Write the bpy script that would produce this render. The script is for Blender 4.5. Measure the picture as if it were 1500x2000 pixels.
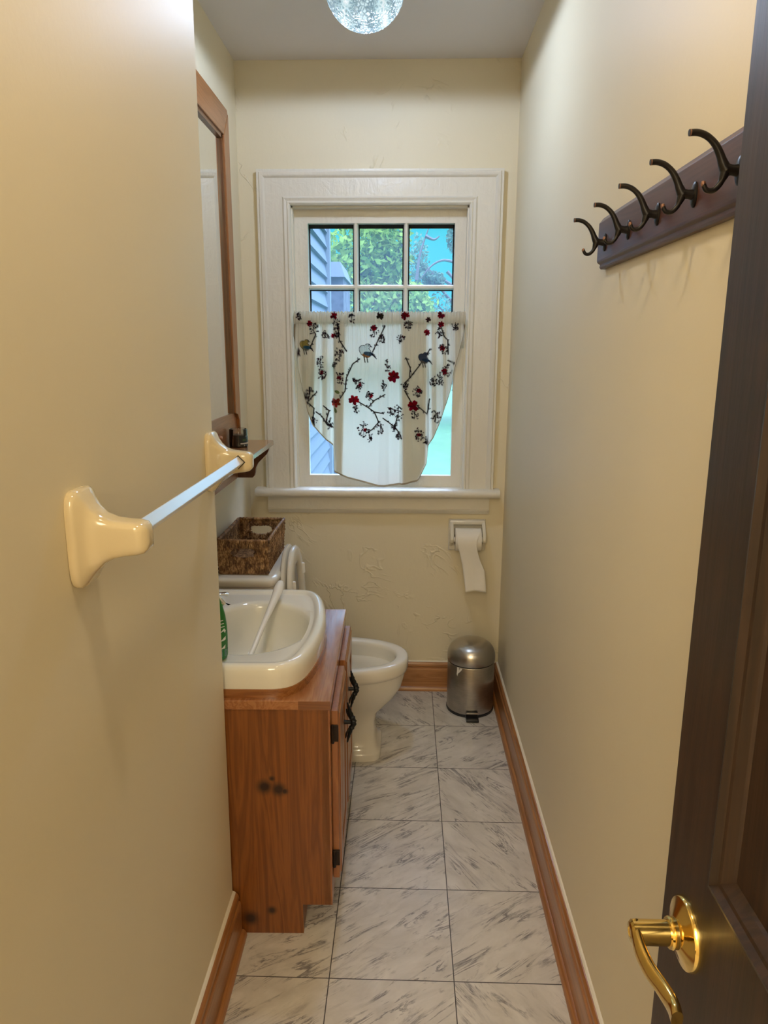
import bpy, bmesh, math, random
import numpy as np
from mathutils import Vector, Matrix
random.seed(7); rng = np.random.default_rng(7)
PI = math.pi
for o in list(bpy.data.objects): bpy.data.objects.remove(o)
S = bpy.context.scene
COL = S.collection

# ------------------------------------------------------------------ camera, world, lights, exposure
cam_d = bpy.data.cameras.new('camera'); cam = bpy.data.objects.new('camera', cam_d); COL.objects.link(cam)
F_PX, PITCH, YAW, ROLL = 1405.773, 0.223453, -0.028642, 0.002638
fw = Vector((math.sin(YAW)*math.cos(PITCH), math.cos(YAW)*math.cos(PITCH), -math.sin(PITCH)))
r0 = Vector((math.cos(YAW), -math.sin(YAW), 0)); u0 = r0.cross(fw)
rt = math.cos(ROLL)*r0 + math.sin(ROLL)*u0; up = -math.sin(ROLL)*r0 + math.cos(ROLL)*u0
M = Matrix((rt, up, -fw)).transposed().to_4x4(); M.translation = Vector((0.172997, -2.678566, 1.502419))
cam.matrix_world = M
cam_d.sensor_fit = 'VERTICAL'; cam_d.sensor_height = 36; cam_d.lens = F_PX/2000*36
cam_d.clip_start = 0.02
S.camera = cam
S.view_settings.view_transform = 'Standard'; S.view_settings.look = 'None'
S.view_settings.gamma = 1; S.view_settings.use_curve_mapping = False
S.view_settings.exposure = 0.22
S.cycles.max_bounces = 12; S.cycles.diffuse_bounces = 6; S.cycles.transparent_max_bounces = 24
S.cycles.use_denoising = True
S.cycles.caustics_reflective = False; S.cycles.caustics_refractive = False
S.cycles.sample_clamp_indirect = 4

W = bpy.data.worlds.new('World'); S.world = W; W.use_nodes = True
wt = W.node_tree; wb = wt.nodes['Background']          # overcast sky: bright pale zenith, dimmer teal near the horizon
_x = wt.nodes.new('ShaderNodeSeparateXYZ'); _r = wt.nodes.new('ShaderNodeValToRGB')
wt.links.new(wt.nodes.new('ShaderNodeTexCoord').outputs['Generated'], _x.inputs[0])
wt.links.new(_x.outputs['Z'], _r.inputs['Fac']); wt.links.new(_r.outputs['Color'], wb.inputs['Color'])
_e = _r.color_ramp.elements; _e[0].position = .22; _e[0].color = (.006, .060, .064, 1); _e[1].position = .62; _e[1].color = (.66, .76, 1.0, 1)
wb.inputs['Strength'].default_value = 11.0

def lamp(name, loc, energy, color, radius, cone=None):
    l = bpy.data.lights.new(name, 'SPOT' if cone else 'POINT'); l.energy = energy; l.color = color; l.shadow_soft_size = radius
    if cone: l.spot_size = math.radians(cone); l.spot_blend = 0.06
    o = bpy.data.objects.new(name, l); COL.objects.link(o); o.location = loc
    return o
LAMP_FAR = (0.052, -0.42, 2.455)      # the glass globe in the picture
LAMP_NEAR = (0.14, -2.02, 2.455)      # its twin by the entrance, above the frame
lamp('globe_lamp', LAMP_FAR, 66, (0.62, 0.76, 1.0), 0.05, 180)
lamp('entrance_globe_lamp', LAMP_NEAR, 60, (1.0, 0.79, 0.49), 0.05, 180)
lamp('hallway_fill', (-0.16, -3.75, 2.25), 84, (1.0, 0.86, 0.62), 0.42)  # added fill light in the unseen hallway, lifts the lower half of the room
sun_d = bpy.data.lights.new('foliage_sun', 'SUN'); sun_d.energy = 2.2; sun_d.angle = .05; sun_d.color = (1, .98, .9)  # added sun for contrast in the foliage, though the sky is overcast
foliage_sun = bpy.data.objects.new('foliage_sun', sun_d); COL.objects.link(foliage_sun); foliage_sun.location = (0, 0, 8); foliage_sun.rotation_euler = Vector((-.45, .55, -1)).to_track_quat('-Z', 'Y').to_euler()

# ------------------------------------------------------------------ materials
def L(c):  # sRGB 0-255 -> linear
    return tuple(((v/255)/12.92 if v/255 <= .04045 else ((v/255+.055)/1.055)**2.4) for v in c)
class N:
    def __init__(s, name):
        s.m = bpy.data.materials.new(name); s.m.use_nodes = True; s.t = s.m.node_tree
        s.b = s.t.nodes['Principled BSDF']; s.out = s.t.nodes['Material Output']
    def n(s, typ, ins=None, **kw):
        nd = s.t.nodes.new(typ)
        for k, v in kw.items(): setattr(nd, k, v)
        for k, v in (ins or {}).items(): s.set(nd.inputs[k], v)
        return nd
    def set(s, sock, v):
        if isinstance(v, bpy.types.NodeSocket): s.t.links.new(v, sock)
        elif isinstance(v, tuple) and len(v) == 3 and sock.type == 'RGBA': sock.default_value = (*v, 1)
        else: sock.default_value = v
    def P(s, **kw):
        for k, v in kw.items(): s.set(s.b.inputs[k.replace('_', ' ')], v)
        return s
    def obj(s): return s.n('ShaderNodeTexCoord').outputs['Object']
    def map(s, vec, scale=(1,1,1), loc=(0,0,0), rot=(0,0,0)):
        return s.n('ShaderNodeMapping', {'Vector': vec, 'Scale': scale, 'Location': loc, 'Rotation': rot}).outputs[0]
    def noise(s, vec, scale=5, detail=4, rough=.5, dist=0):
        return s.n('ShaderNodeTexNoise', {'Vector': vec, 'Scale': scale, 'Detail': detail, 'Roughness': rough, 'Distortion': dist}).outputs['Fac']
    def math(s, op, a, b=0.0, c=0.0, clamp=False):
        nd = s.n('ShaderNodeMath', operation=op, use_clamp=clamp)
        s.set(nd.inputs[0], a); s.set(nd.inputs[1], b); s.set(nd.inputs[2], c); return nd.outputs[0]
    def ramp(s, fac, stops):
        nd = s.n('ShaderNodeValToRGB', {'Fac': fac}); e = nd.color_ramp.elements
        while len(e) < len(stops): e.new(.5)
        for i, (p, c) in enumerate(stops):
            e[i].position = p; e[i].color = (*c, 1) if len(c) == 3 else c
        return nd.outputs['Color']
    def mix(s, fac, a, b, mode='MIX'):
        nd = s.n('ShaderNodeMix', data_type='RGBA', blend_type=mode)
        s.set(nd.inputs[0], fac); s.set(nd.inputs[6], a); s.set(nd.inputs[7], b); return nd.outputs[2]
    def bump(s, h, strength=.3, dist=.01, normal=None):
        nd = s.n('ShaderNodeBump', {'Height': h, 'Strength': strength, 'Distance': dist})
        if normal is not None: s.set(nd.inputs['Normal'], normal)
        return nd.outputs[0]
    def dist(s, vec, p):
        nd = s.n('ShaderNodeVectorMath', operation='DISTANCE'); s.set(nd.inputs[0], vec); nd.inputs[1].default_value = p
        return nd.outputs['Value']
g3 = lambda v: (v, v, v)
def plain(name, c, rough=.5, metal=0, coat=0, **kw):
    n = N(name); n.P(Base_Color=c, Roughness=rough, Metallic=metal, Coat_Weight=coat, **kw); return n.m

def wall_mat(name, col, ridges):
    n = N(name); v = n.obj()
    fine = n.noise(v, 90, 5, .6); med = n.noise(v, 9, 3)
    h = n.math('ADD', n.math('MULTIPLY', fine, .25), n.math('MULTIPLY', med, .5))
    nrm = n.bump(h, .25, .004)
    if ridges:
        w = n.noise(v, 4.2, 3, .6, 1.5)
        line = n.math('SUBTRACT', 1.0, n.math('MULTIPLY', n.math('ABSOLUTE', n.math('SUBTRACT', w, .5)), 42), clamp=True)
        mask = n.ramp(n.noise(n.map(v, loc=(3, 1, 2)), 6.5, 2), [(.56, g3(0)), (.66, g3(1))])
        hh = n.math('MULTIPLY', line, mask)
        blob = n.math('MULTIPLY', n.noise(n.map(v, (1, 1, .45)), 26, 4, .6), .35)
        nrm = n.bump(n.math('ADD', hh, blob), .55, .005, nrm)
    tint = n.noise(v, 2.2, 2)
    c = n.mix(tint, tuple(x*.95 for x in col), tuple(min(1, x*1.03) for x in col))
    n.P(Base_Color=c, Roughness=.5, Normal=nrm); n.b.inputs['Specular IOR Level'].default_value = .25
    return n.m
CREAM = (.765, .69, .515)
m_wall = wall_mat('cream_wall_paint', CREAM, False)
m_wallback = wall_mat('cream_plaster_paint', CREAM, True)
m_ceil = wall_mat('ceiling_paint', (.72, .705, .73), False)
def trim_paint():
    n = N('white_trim_paint'); v = n.obj()
    h = n.math('ADD', n.noise(n.map(v, (1, 1, .25)), 60, 4), n.math('MULTIPLY', n.noise(v, 22, 3, .6, 1), 1.2))
    n.P(Base_Color=(.73, .695, .61), Roughness=.32, Normal=n.bump(h, .3, .006)); return n.m
m_trim = trim_paint()

def wood(name, dark, light, axis, grain=9, rough=.32, knots=(), coat=.25, fine=.35):
    n = N(name); v = n.obj(); sc = [1, 1, 1]; sc['XYZ'.index(axis)] = .055
    warp = v
    kn = None
    for p, r in knots:
        d = n.math('DIVIDE', n.dist(v, p), r)
        k = n.math('SUBTRACT', 1.0, n.math('SMOOTH_MIN', d, 1.0, .3), clamp=True)
        kn = k if kn is None else n.math('MAXIMUM', kn, k)
    mp = n.map(warp, tuple(s*grain for s in sc))
    a = n.noise(mp, 2.2, 5, .55, .9); b = n.noise(n.map(v, tuple(s*grain for s in sc)), 14, 3, .6)
    rings = n.math('FRACT', n.math('MULTIPLY', a, 7))
    rings = n.math('ABSOLUTE', n.math('SUBTRACT', n.math('MULTIPLY', rings, 2), 1))
    f = n.math('ADD', n.math('MULTIPLY', rings, .45), n.math('ADD', n.math('MULTIPLY', b, fine), n.math('MULTIPLY', a, .25)))
    c = n.ramp(f, [(.25, dark), (.85, light)])
    if kn is not None:
        c = n.mix(n.math('MULTIPLY', kn, 1.5, clamp=True), c, tuple(x*.16 for x in dark))
    n.P(Base_Color=c, Roughness=rough, Coat_Weight=coat, Coat_Roughness=.15, Normal=n.bump(b, .12, .002)); return n.m
PINE_D, PINE_L = (.23, .082, .017), (.36, .145, .036)
m_base_y = wood('baseboard_pine_along', (.27, .105, .030), (.42, .185, .062), 'Y', 10)
m_base_x = wood('baseboard_pine_across', (.30, .12, .032), (.46, .21, .07), 'X', 10)
m_mirror_z = wood('mirror_frame_pine', (.30, .115, .035), (.43, .185, .065), 'Z', 12)
m_mirror_y = wood('mirror_frame_pine_rail', (.26, .10, .036), (.38, .16, .06), 'Y', 12)
m_shelf = wood('mirror_shelf_pine', (.27, .11, .04), (.42, .19, .075), 'Y', 12, .25, coat=.6)
m_vanity = wood('vanity_side_pine', (.20, .060, .012), (.315, .112, .024), 'Z', 9, .36)
m_vdoor = wood('vanity_door_pine', (.25, .085, .026), (.37, .15, .052), 'Z', 11, .3)
m_vtop_y = wood('counter_pine_long', (.28, .10, .032), (.43, .185, .070), 'Y', 9, .18, coat=.7)
m_rack = wood('rack_dark_mahogany', (.055, .020, .014), (.095, .036, .026), 'Y', 9, .42, coat=.1)
m_door = wood('dark_walnut_door', (.017, .0085, .005), (.042, .020, .011), 'Z', 8, .46, coat=.05)

def floor_mat():
    n = N('marble_vinyl_tile'); v = n.obj(); T = .3048
    sx = n.n('ShaderNodeSeparateXYZ', {'Vector': v})
    tx = n.math('DIVIDE', sx.outputs[0], T); ty = n.math('DIVIDE', sx.outputs[1], T)
    ix = n.math('FLOOR', tx); iy = n.math('FLOOR', ty)
    idv = n.n('ShaderNodeCombineXYZ', {'X': ix, 'Y': iy}).outputs[0]
    wn = n.n('ShaderNodeTexWhiteNoise', {'Vector': idv}, noise_dimensions='3D')
    lx = n.math('SUBTRACT', n.math('FRACT', tx), .5); ly = n.math('SUBTRACT', n.math('FRACT', ty), .5)
    loc = n.n('ShaderNodeCombineXYZ', {'X': lx, 'Y': ly}).outputs[0]
    par = n.math('FRACT', n.math('MULTIPLY', n.math('ADD', ix, iy), .5))           # 0 or .5: laid quarter-turned
    flip = n.math('GREATER_THAN', wn.outputs['Value'], .42)
    ang = n.math('ADD', -.62, n.math('MULTIPLY', flip, 1.55))
    rot = n.n('ShaderNodeVectorRotate', {'Vector': loc, 'Angle': ang}, rotation_type='Z_AXIS').outputs[0]
    off = n.n('ShaderNodeVectorMath', operation='MULTIPLY_ADD')
    n.set(off.inputs[0], wn.outputs['Color']); off.inputs[1].default_value = (17, 13, 9); n.set(off.inputs[2], rot)
    q = off.outputs[0]
    st = n.map(q, (.75, 4.6, 1))
    base = n.noise(n.map(q, (1.2, 2.6, 1)), 2.2, 5, .6, .6)
    streak = n.noise(st, 2.0, 7, .68, 1.2)
    vein = n.math('SUBTRACT', 1.0, n.math('MULTIPLY', n.math('ABSOLUTE', n.math('SUBTRACT', n.noise(st, 1.1, 6, .66, 2.0), .5)), 26), clamp=True)
    vmask = n.ramp(n.noise(n.map(q, (1, 2, 1), (4, 2, 0)), 2.6, 4, .6), [(.46, g3(0)), (.58, g3(1))])
    c = n.ramp(base, [(.3, (.52, .485, .435)), (.7, (.68, .645, .59))])
    big = n.ramp(n.noise(n.map(q, (1, 1.8, 1), (7, 3, 1)), 1.7, 3, .5), [(.40, g3(.05)), (.62, g3(1))])
    sm = n.ramp(streak, [(.55, g3(0)), (.72, g3(1))])
    c = n.mix(n.math('MULTIPLY', n.math('MULTIPLY', sm, big), .8), c, (.22, .195, .20))
    c = n.mix(n.math('MULTIPLY', n.math('MULTIPLY', vein, vmask), .9), c, (.12, .105, .115))
    e = n.math('MINIMUM', n.math('SUBTRACT', .5, n.math('ABSOLUTE', lx)), n.math('SUBTRACT', .5, n.math('ABSOLUTE', ly)))
    gl = n.math('LESS_THAN', e, .0042)
    c = n.mix(gl, c, (.055, .048, .045))
    n.P(Base_Color=c, Roughness=.34, Normal=n.bump(n.math('SUBTRACT', 1.0, gl), .2, .002)); n.b.inputs['Specular IOR Level'].default_value = .4
    return n.m
m_floor = floor_mat()
m_ceramic = plain('cream_ceramic', (.81, .785, .70), .09, coat=.3)
m_toilet = plain('bone_porcelain', (.78, .75, .67), .12, coat=.3)
m_seat = plain('seat_plastic', (.70, .665, .585), .22)
m_towel_post = plain('almond_ceramic', (.68, .57, .36), .1, coat=.4)
m_white_pl = plain('white_plastic', (.80, .78, .74), .25)
m_steelbar = plain('satin_aluminium_bar', (.86, .86, .86), .28, .85)
m_chrome = plain('chrome', (.8, .8, .8), .08, 1)
m_brass = plain('polished_brass', (.83, .60, .20), .13, 1)
m_iron = plain('dark_bronze_hook', (.012, .010, .010), .38, .4)
m_copper = plain('rubbed_bronze_tip', (.25, .13, .09), .35, .5)
m_blackiron = plain('black_wrought_iron', (.006, .007, .007), .45, .3)
m_hinge = plain('aged_brown_hinge', (.022, .013, .009), .5, .4)
m_black = plain('black_plastic', (.008, .008, .009), .4)
m_paper = plain('tissue_paper', (.80, .76, .68), .85)
m_caulk = plain('painted_caulk', (.76, .70, .58), .5)
m_dark = plain('dark_gap', (.01, .008, .006), .8)
def brushed():
    n = N('brushed_steel'); v = n.obj()
    s = n.noise(n.map(v, (2, 2, 60)), 9, 5, .7); k = n.noise(v, 30, 4)
    f = n.math('ADD', n.math('MULTIPLY', s, .6), n.math('MULTIPLY', k, .4))
    n.P(Base_Color=n.ramp(f, [(.3, (.34, .31, .28)), (.75, (.58, .55, .51))]), Metallic=1.0, Roughness=.36, Anisotropic=.6)
    return n.m
m_steel = brushed()
m_lid = plain('satin_steel_lid', (.50, .48, .45), .3, 1)
def basket_mat():
    n = N('woven_seagrass'); v = n.obj()
    f = n.math('ADD', n.math('MULTIPLY', n.noise(n.map(v, (1, 1, .3)), 190, 3, .6), .62), n.math('MULTIPLY', n.noise(v, 40, 3), .5))
    n.P(Base_Color=n.ramp(f, [(.38, (.035, .014, .006)), (.54, (.20, .098, .038)), (.68, (.52, .32, .15))]), Roughness=.55); return n.m
m_basket = basket_mat()
m_mirror = plain('mirror_glass', (.88, .9, .88), .02, 1)

def glass_mat(name, tint, tr, rough=0.0, haze=None, hazefac=0):
    n = N(name); nt = n.t
    tp = n.n('ShaderNodeBsdfTransparent', {'Color': tint}); gl = n.n('ShaderNodeBsdfGlossy', {'Color': (1, 1, 1), 'Roughness': .02})
    fr = n.n('ShaderNodeFresnel', {'IOR': 1.4})
    mx = n.n('ShaderNodeMixShader', {0: n.math('MULTIPLY', fr.outputs[0], tr), 1: tp.outputs[0], 2: gl.outputs[0]})
    sh = mx.outputs[0]
    if haze:
        tl = n.n('ShaderNodeBsdfTranslucent', {'Color': haze})
        sh = n.n('ShaderNodeMixShader', {0: hazefac, 1: sh, 2: tl.outputs[0]}).outputs[0]
    nt.links.new(sh, n.out.inputs['Surface']); return n.m
m_pane = glass_mat('window_glass', (.93, .97, 1), .05)
m_screen = glass_mat('hazy_insect_screen', (.95, .97, 1), 0, haze=(.55, .72, 1.0), hazefac=.07)  # bluish haze mixed into the screen for a milky view out
m_jar = glass_mat('clear_jar_glass', (.92, .93, .92), 1.6)

# ------------------------------------------------------------------ object helpers
def empty(name, loc, label=None, cat=None, group=None, kind=None):
    o = bpy.data.objects.new(name, None); COL.objects.link(o); o.location = loc; o.empty_display_size = .05
    return tag(o, label, cat, group, kind)
def tag(o, label=None, cat=None, group=None, kind=None):
    if label: o['label'] = label
    if cat: o['category'] = cat
    if group: o['group'] = group
    if kind: o['kind'] = kind
    return o
def rootloc(p):
    v = Vector((0, 0, 0))
    while p is not None: v += p.location; p = p.parent
    return v
def fix(me):
    bm = bmesh.new(); bm.from_mesh(me); bmesh.ops.remove_doubles(bm, verts=bm.verts, dist=1e-6)
    bmesh.ops.recalc_face_normals(bm, faces=bm.faces); bm.to_mesh(me); bm.free()
class G:
    """collects geometry in world coordinates, built as one mesh"""
    def __init__(s): s.v = []; s.f = []
    def add(s, vs, fs):
        k = len(s.v); s.v += [tuple(p) for p in vs]; s.f += [tuple(i+k for i in f) for f in fs]; return s
    def box(s, x0, x1, y0, y1, z0, z1):
        vs = [(x, y, z) for x in (x0, x1) for y in (y0, y1) for z in (z0, z1)]
        return s.add(vs, [(0,1,3,2), (4,6,7,5), (0,4,5,1), (2,3,7,6), (0,2,6,4), (1,5,7,3)])
    def loft(s, rings, cap0=True, cap1=True, closed=True):
        n = len(rings[0]); vs = [p for r in rings for p in r]; fs = []
        for i in range(len(rings)-1):
            for j in range(n if closed else n-1):
                k = (j+1) % n
                fs.append((i*n+j, i*n+k, (i+1)*n+k, (i+1)*n+j))
        if cap0: fs.append(tuple(range(n))[::-1])
        if cap1: fs.append(tuple((len(rings)-1)*n+j for j in range(n)))
        return s.add(vs, fs)
    def lathe(s, prof, c, n=48, axis='Z'):
        rings = []
        for r, h in prof:
            ring = []
            for j in range(n):
                a = 2*PI*j/n; u, w = max(r, 1e-5)*math.cos(a), max(r, 1e-5)*math.sin(a)
                p = {'Z': (u, w, h), 'X': (h, u, w), 'Y': (u, h, w)}[axis]
                ring.append((c[0]+p[0], c[1]+p[1], c[2]+p[2]))
            rings.append(ring)
        return s.loft(rings)
    def tube(s, pts, rad, n=12, flat=1.0, up=(0, 0, 1)):
        pts = [Vector(p) for p in pts]; rings = []
        rad = rad if hasattr(rad, '__len__') else [rad]*len(pts)
        prev = None
        for i, p in enumerate(pts):
            t = (pts[min(i+1, len(pts)-1)] - pts[max(i-1, 0)]).normalized()
            if prev is None:
                a = Vector(up) if abs(t.dot(Vector(up))) < .95 else Vector((1, 0, 0)); b = t.cross(a).normalized()
            else: b = (prev - t*prev.dot(t)).normalized()
            prev = b; c = t.cross(b)
            rings.append([p + b*math.cos(2*PI*j/n)*rad[i] + c*math.sin(2*PI*j/n)*rad[i]*flat for j in range(n)])
        return s.loft(rings)
    def prism(s, poly, axis, a0, a1):
        def P(u, w, h): return {'X': (h, u, w), 'Y': (u, h, w), 'Z': (u, w, h)}[axis]
        return s.loft([[P(u, w, a0) for u, w in poly], [P(u, w, a1) for u, w in poly]])
    def build(s, name, mat, parent=None, smooth=True, bevel=0, angle=40, segs=2, xf=None, kind=None, loc=None):
        if xf: s.v = [xf(p) for p in s.v]
        off = rootloc(parent) if parent else Vector(loc or (0, 0, 0))
        me = bpy.data.meshes.new(name); me.from_pydata([tuple(Vector(p)-off) for p in s.v], [], s.f); fix(me)
        mats = mat if isinstance(mat, (list, tuple)) else [mat]
        for m in mats: me.materials.append(m)
        o = bpy.data.objects.new(name, me); COL.objects.link(o)
        if parent: o.parent = parent
        elif loc: o.location = loc
        if bevel:
            b = o.modifiers.new('bevel', 'BEVEL'); b.width = bevel; b.segments = segs; b.limit_method = 'ANGLE'; b.angle_limit = math.radians(35)
        if smooth:
            me.shade_smooth()
            try: me.set_sharp_from_angle(angle=math.radians(angle))
            except Exception: pass
        if kind: o['kind'] = kind
        return o
def catmull(pts, k=8, closed=False):
    P = [Vector(p) for p in pts]; n = len(P); out = []
    for i in range(n if closed else n-1):
        p0, p1, p2, p3 = (P[(i+d) % n] if closed else P[min(max(i+d, 0), n-1)] for d in (-1, 0, 1, 2))
        for j in range(k):
            t = j/k
            out.append(.5*((2*p1)+(-p0+p2)*t+(2*p0-5*p1+4*p2-p3)*t*t+(-p0+3*p1-3*p2+p3)*t**3))
    if not closed: out.append(P[-1])
    return out

# ------------------------------------------------------------------ room shell
XR, YB, XL, ZC = 0.598, 0.335, -0.487, 2.563
YF = -2.66          # room side of the entrance wall
YE = -1.098         # end of the jutting left wall
struct = lambda g, n, m, **k: g.build(n, m, smooth=False, kind='structure', **k)
struct(G().box(-1.4, 1.6, -4.6, YB+.2, -.12, 0), 'floor', m_floor)
struct(G().box(-1.4, 1.6, -4.6, YB+.2, ZC, ZC+.12), 'ceiling', m_ceil)
struct(G().box(XR, XR+.12, YF-.12, YB+.2, 0, ZC), 'wall_right', m_wall)
struct(G().box(XL-.12, XL, YE, YB+.2, 0, ZC), 'wall_left', m_wall)
xl = lambda z: -0.2612 + .0058*z      # the jutting wall leans a little
g = G(); ring = lambda z: [(XL-.12, YF-.12, z), (xl(z), YF-.12, z), (xl(z), YE, z), (XL-.12, YE, z)]
struct(g.loft([ring(0), ring(ZC)]), 'wall_left_front', m_wall)
# far wall with its window opening
OX0, OX1, OZ0, OZ1 = -.283, .417, .90, 2.048
g = G()
g.box(XL-.12, OX0, YB, YB+.2, 0, ZC).box(OX1, XR+.12, YB, YB+.2, 0, ZC)
g.box(OX0, OX1, YB, YB+.2, 0, OZ0).box(OX0, OX1, YB, YB+.2, OZ1, ZC)
struct(g, 'wall_back', m_wallback)
# entrance wall with a doorway, and the hallway behind the camera
DX0, DX1 = -.22, .478
g = G().box(XL-.12, DX0, YF-.12, YF, 0, ZC).box(DX1+.04, XR+.12, YF-.12, YF, 0, ZC).box(DX0, DX1+.04, YF-.12, YF, 2.05, ZC)
struct(g, 'wall_front', m_wall)
g = G().box(-1.4, -1.3, -4.6, YF-.12, 0, ZC).box(1.5, 1.6, -4.6, YF-.12, 0, ZC).box(-1.3, 1.5, -4.6, -4.5, 0, ZC)
g.box(-1.3, XL-.12, YF-.22, YF-.12, 0, ZC).box(XR+.12, 1.5, YF-.22, YF-.12, 0, ZC)
struct(g, 'wall_hallway', m_wall)

# ------------------------------------------------------------------ baseboards
def base_profile():   # (depth from wall, height)
    return [(0, 0), (.020, 0), (.020, .098), (.0185, .103), (.0135, .106), (.0135, .110), (.0165, .114), (.0150, .122), (.010, .129), (0, .132)]
def shoe_profile():
    return [(.020, 0), (.033, 0), (.0325, .007), (.029, .014), (.025, .018), (.020, .0195)]
def board(name, mat, place, a0, a1):
    mk = lambda prof: G().loft([[place(d, z, a) for d, z in prof] for a in (a0, a1)])
    b = mk(base_profile()).build(name, mat, smooth=False, kind='structure')
    mk(shoe_profile()).build('shoe_molding', mat, b, angle=60)
    mk([(-.004, .1305), (.0075, .1305), (.004, .1335), (-.004, .1365)]).build('caulk_line', m_caulk, b, smooth=False)
    return b
board('baseboard_right', m_base_y, lambda d, z, a: (XR-d, a, z), -2.65, YB)
board('baseboard_back', m_base_x, lambda d, z, a: (a, YB-d, z), XL, XR-.0135)
board('baseboard_left', m_base_y, lambda d, z, a: (xl(z)+d, a, z), -2.65, YE+.004)

# ------------------------------------------------------------------ window: casing, stool, sashes, panes
win = empty('window_1', (.066, YB, .9), 'white painted window with six upper panes and one lower pane', 'window', kind='structure')
def picture_ring(x0, x1, z0, z1, prof, legs_to=None):
    """casing: profile (offset outward from opening, proud of wall) mitred round left, top and right"""
    path = [lambda o: (x0-o, z0), lambda o: (x0-o, z1+o), lambda o: (x1+o, z1+o), lambda o: (x1+o, z0)]
    rings = []
    for p in path:
        rings.append([(p(o)[0], YB-d, p(o)[1]) for o, d in prof])
    return G().loft(rings)
cas = [(0, 0), (0, .020), (.006, .026), (.010, .026), (.014, .021), (.024, .026), (.031, .019), (.034, .019), (.098, .019), (.102, .023),
       (.108, .030), (.116, .033), (.120, .028), (.128, .028), (.128, 0)]
picture_ring(OX0, OX1, .925, OZ1, cas).build('window_casing', m_trim, win, angle=30)
st = [(YB+.06, .925), (YB-.052, .925), (YB-.060, .921), (YB-.064, .912), (YB-.064, .902), (YB-.058, .893), (YB-.050, .891), (YB+.06, .891)]
G().prism(st, 'X', -.455, .572).build('window_sill', m_trim, win, angle=50)
ap = [(YB+.002, .891), (YB-.022, .891), (YB-.022, .838), (YB-.026, .835), (YB-.024, .829), (YB-.016, .822), (YB-.012, .815), (YB+.002, .815)]
G().prism(ap, 'X', -.408, .533).build('window_apron', m_trim, win, angle=50)
g = G()
g.box(OX0-.01, OX0+.006, YB, YB+.19, .9, OZ1+.01).box(OX1-.006, OX1+.01, YB, YB+.19, .9, OZ1+.01).box(OX0, OX1, YB, YB+.19, OZ1-.006, OZ1+.01)
g.box(OX0, OX1, YB+.06, YB+.19, .88, .914)
g.build('window_jamb', m_trim, win, smooth=False)
gx = [-.224, -.040, -.022, .162, .180, .366]      # glass columns of the upper sash
YU, YLs = YB+.045, YB+.022
def sash(name, x0, x1, z0, z1, y0, y1, glassx, glassz):
    g = G()
    g.box(x0, glassx[0], y0, y1, z0, z1).box(glassx[-1], x1, y0, y1, z0, z1)
    g.box(glassx[0], glassx[-1], y0, y1, z0, glassz[0]).box(glassx[0], glassx[-1], y0, y1, glassz[-1], z1)
    o = g.build(name, m_trim, win, smooth=False)
    for i in range(1, len(glassx)-1, 2):
        G().prism([(glassx[i], y1-.004), (glassx[i], y0+.012), (glassx[i]+.005, y0+.003), (glassx[i+1]-.005, y0+.003), (glassx[i+1], y0+.012), (glassx[i+1], y1-.004)], 'Z', glassz[0], glassz[-1]).build('muntin', m_trim, o, smooth=False)
    for i in range(1, len(glassz)-1, 2):
        G().prism([(y1-.004, glassz[i]), (y0+.012, glassz[i]), (y0+.002, glassz[i]+.005), (y0+.002, glassz[i+1]-.005), (y0+.012, glassz[i+1]), (y1-.004, glassz[i+1])], 'X', glassx[0], glassx[-1]).build('muntin', m_trim, o, smooth=False)
    for i in range(0, len(glassx)-1, 2):
        for j in range(0, len(glassz)-1, 2):
            p = G().box(glassx[i]-.003, glassx[i+1]+.003, y1-.014, y1-.011, glassz[j]-.003, glassz[j+1]+.003).build('pane', m_pane, o, smooth=False)
    return o
us = sash('upper_sash', OX0+.006, OX1-.006, 1.47, OZ1-.006, YU, YU+.035, gx, [1.505, 1.738, 1.756, 1.990])
ls = sash('lower_sash', OX0+.006, OX1-.006, .914, 1.505, YLs, YLs+.03, [-.232, .370], [.973, 1.452])
# dark strips along the top and sides of each upper pane
for i in (0, 2, 4):
    for zb, zt in ((1.505, 1.738), (1.756, 1.990)):
        a, b = gx[i], gx[i+1]; y0, y1 = YU+.0345, YU+.040; w = .009
        G().box(a, b, y0, y1, zt-w*(1.6 if zt > 1.9 else .6), zt).box(a, a+w*.6, y0, y1, zb, zt).box(b-w*.6, b, y0, y1, zb, zt).build('pane_edge_strip', m_dark, us, smooth=False)
G().box(OX0, OX1, YB+.125, YB+.127, .92, OZ1).build('insect_screen', m_screen, win, smooth=False)

# ------------------------------------------------------------------ outdoors
def lawn_mat():
    n = N('lawn_grass'); v = n.obj()
    f = n.math('ADD', n.math('MULTIPLY', n.noise(v, 3, 5, .7), .6), n.math('MULTIPLY', n.noise(v, 40, 3), .4))
    n.P(Base_Color=n.ramp(f, [(.3, (.022, .085, .030)), (.7, (.052, .165, .058))]), Roughness=.9); return n.m
struct(G().box(-30, 30, YB+.2, 60, -.7, -.6), 'ground', lawn_mat())
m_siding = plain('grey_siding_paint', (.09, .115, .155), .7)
sid = empty('clapboard_wing', (-1.1, 2.5, -.6), 'pale grey clapboard house wing seen through the left upper panes', 'building')
nb = 30; poly = []
z = -.6; prof = []
for k in range(nb):
    prof += [(-.575, z), (-.545, z), (-.575, z+.13)]; z += .13
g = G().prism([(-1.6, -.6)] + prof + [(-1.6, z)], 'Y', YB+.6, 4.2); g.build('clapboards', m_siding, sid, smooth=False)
G().box(-.66, -.525, 4.2, 4.3, -.6, z).build('corner_board', plain('corner_board_paint', (.14, .17, .21), .6), sid, smooth=False)
blk = empty('stone_lean_to', (-.65, 5.3, -.6), 'dark lean-to with pale sloping top beyond the clapboard wing', 'building')
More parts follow.
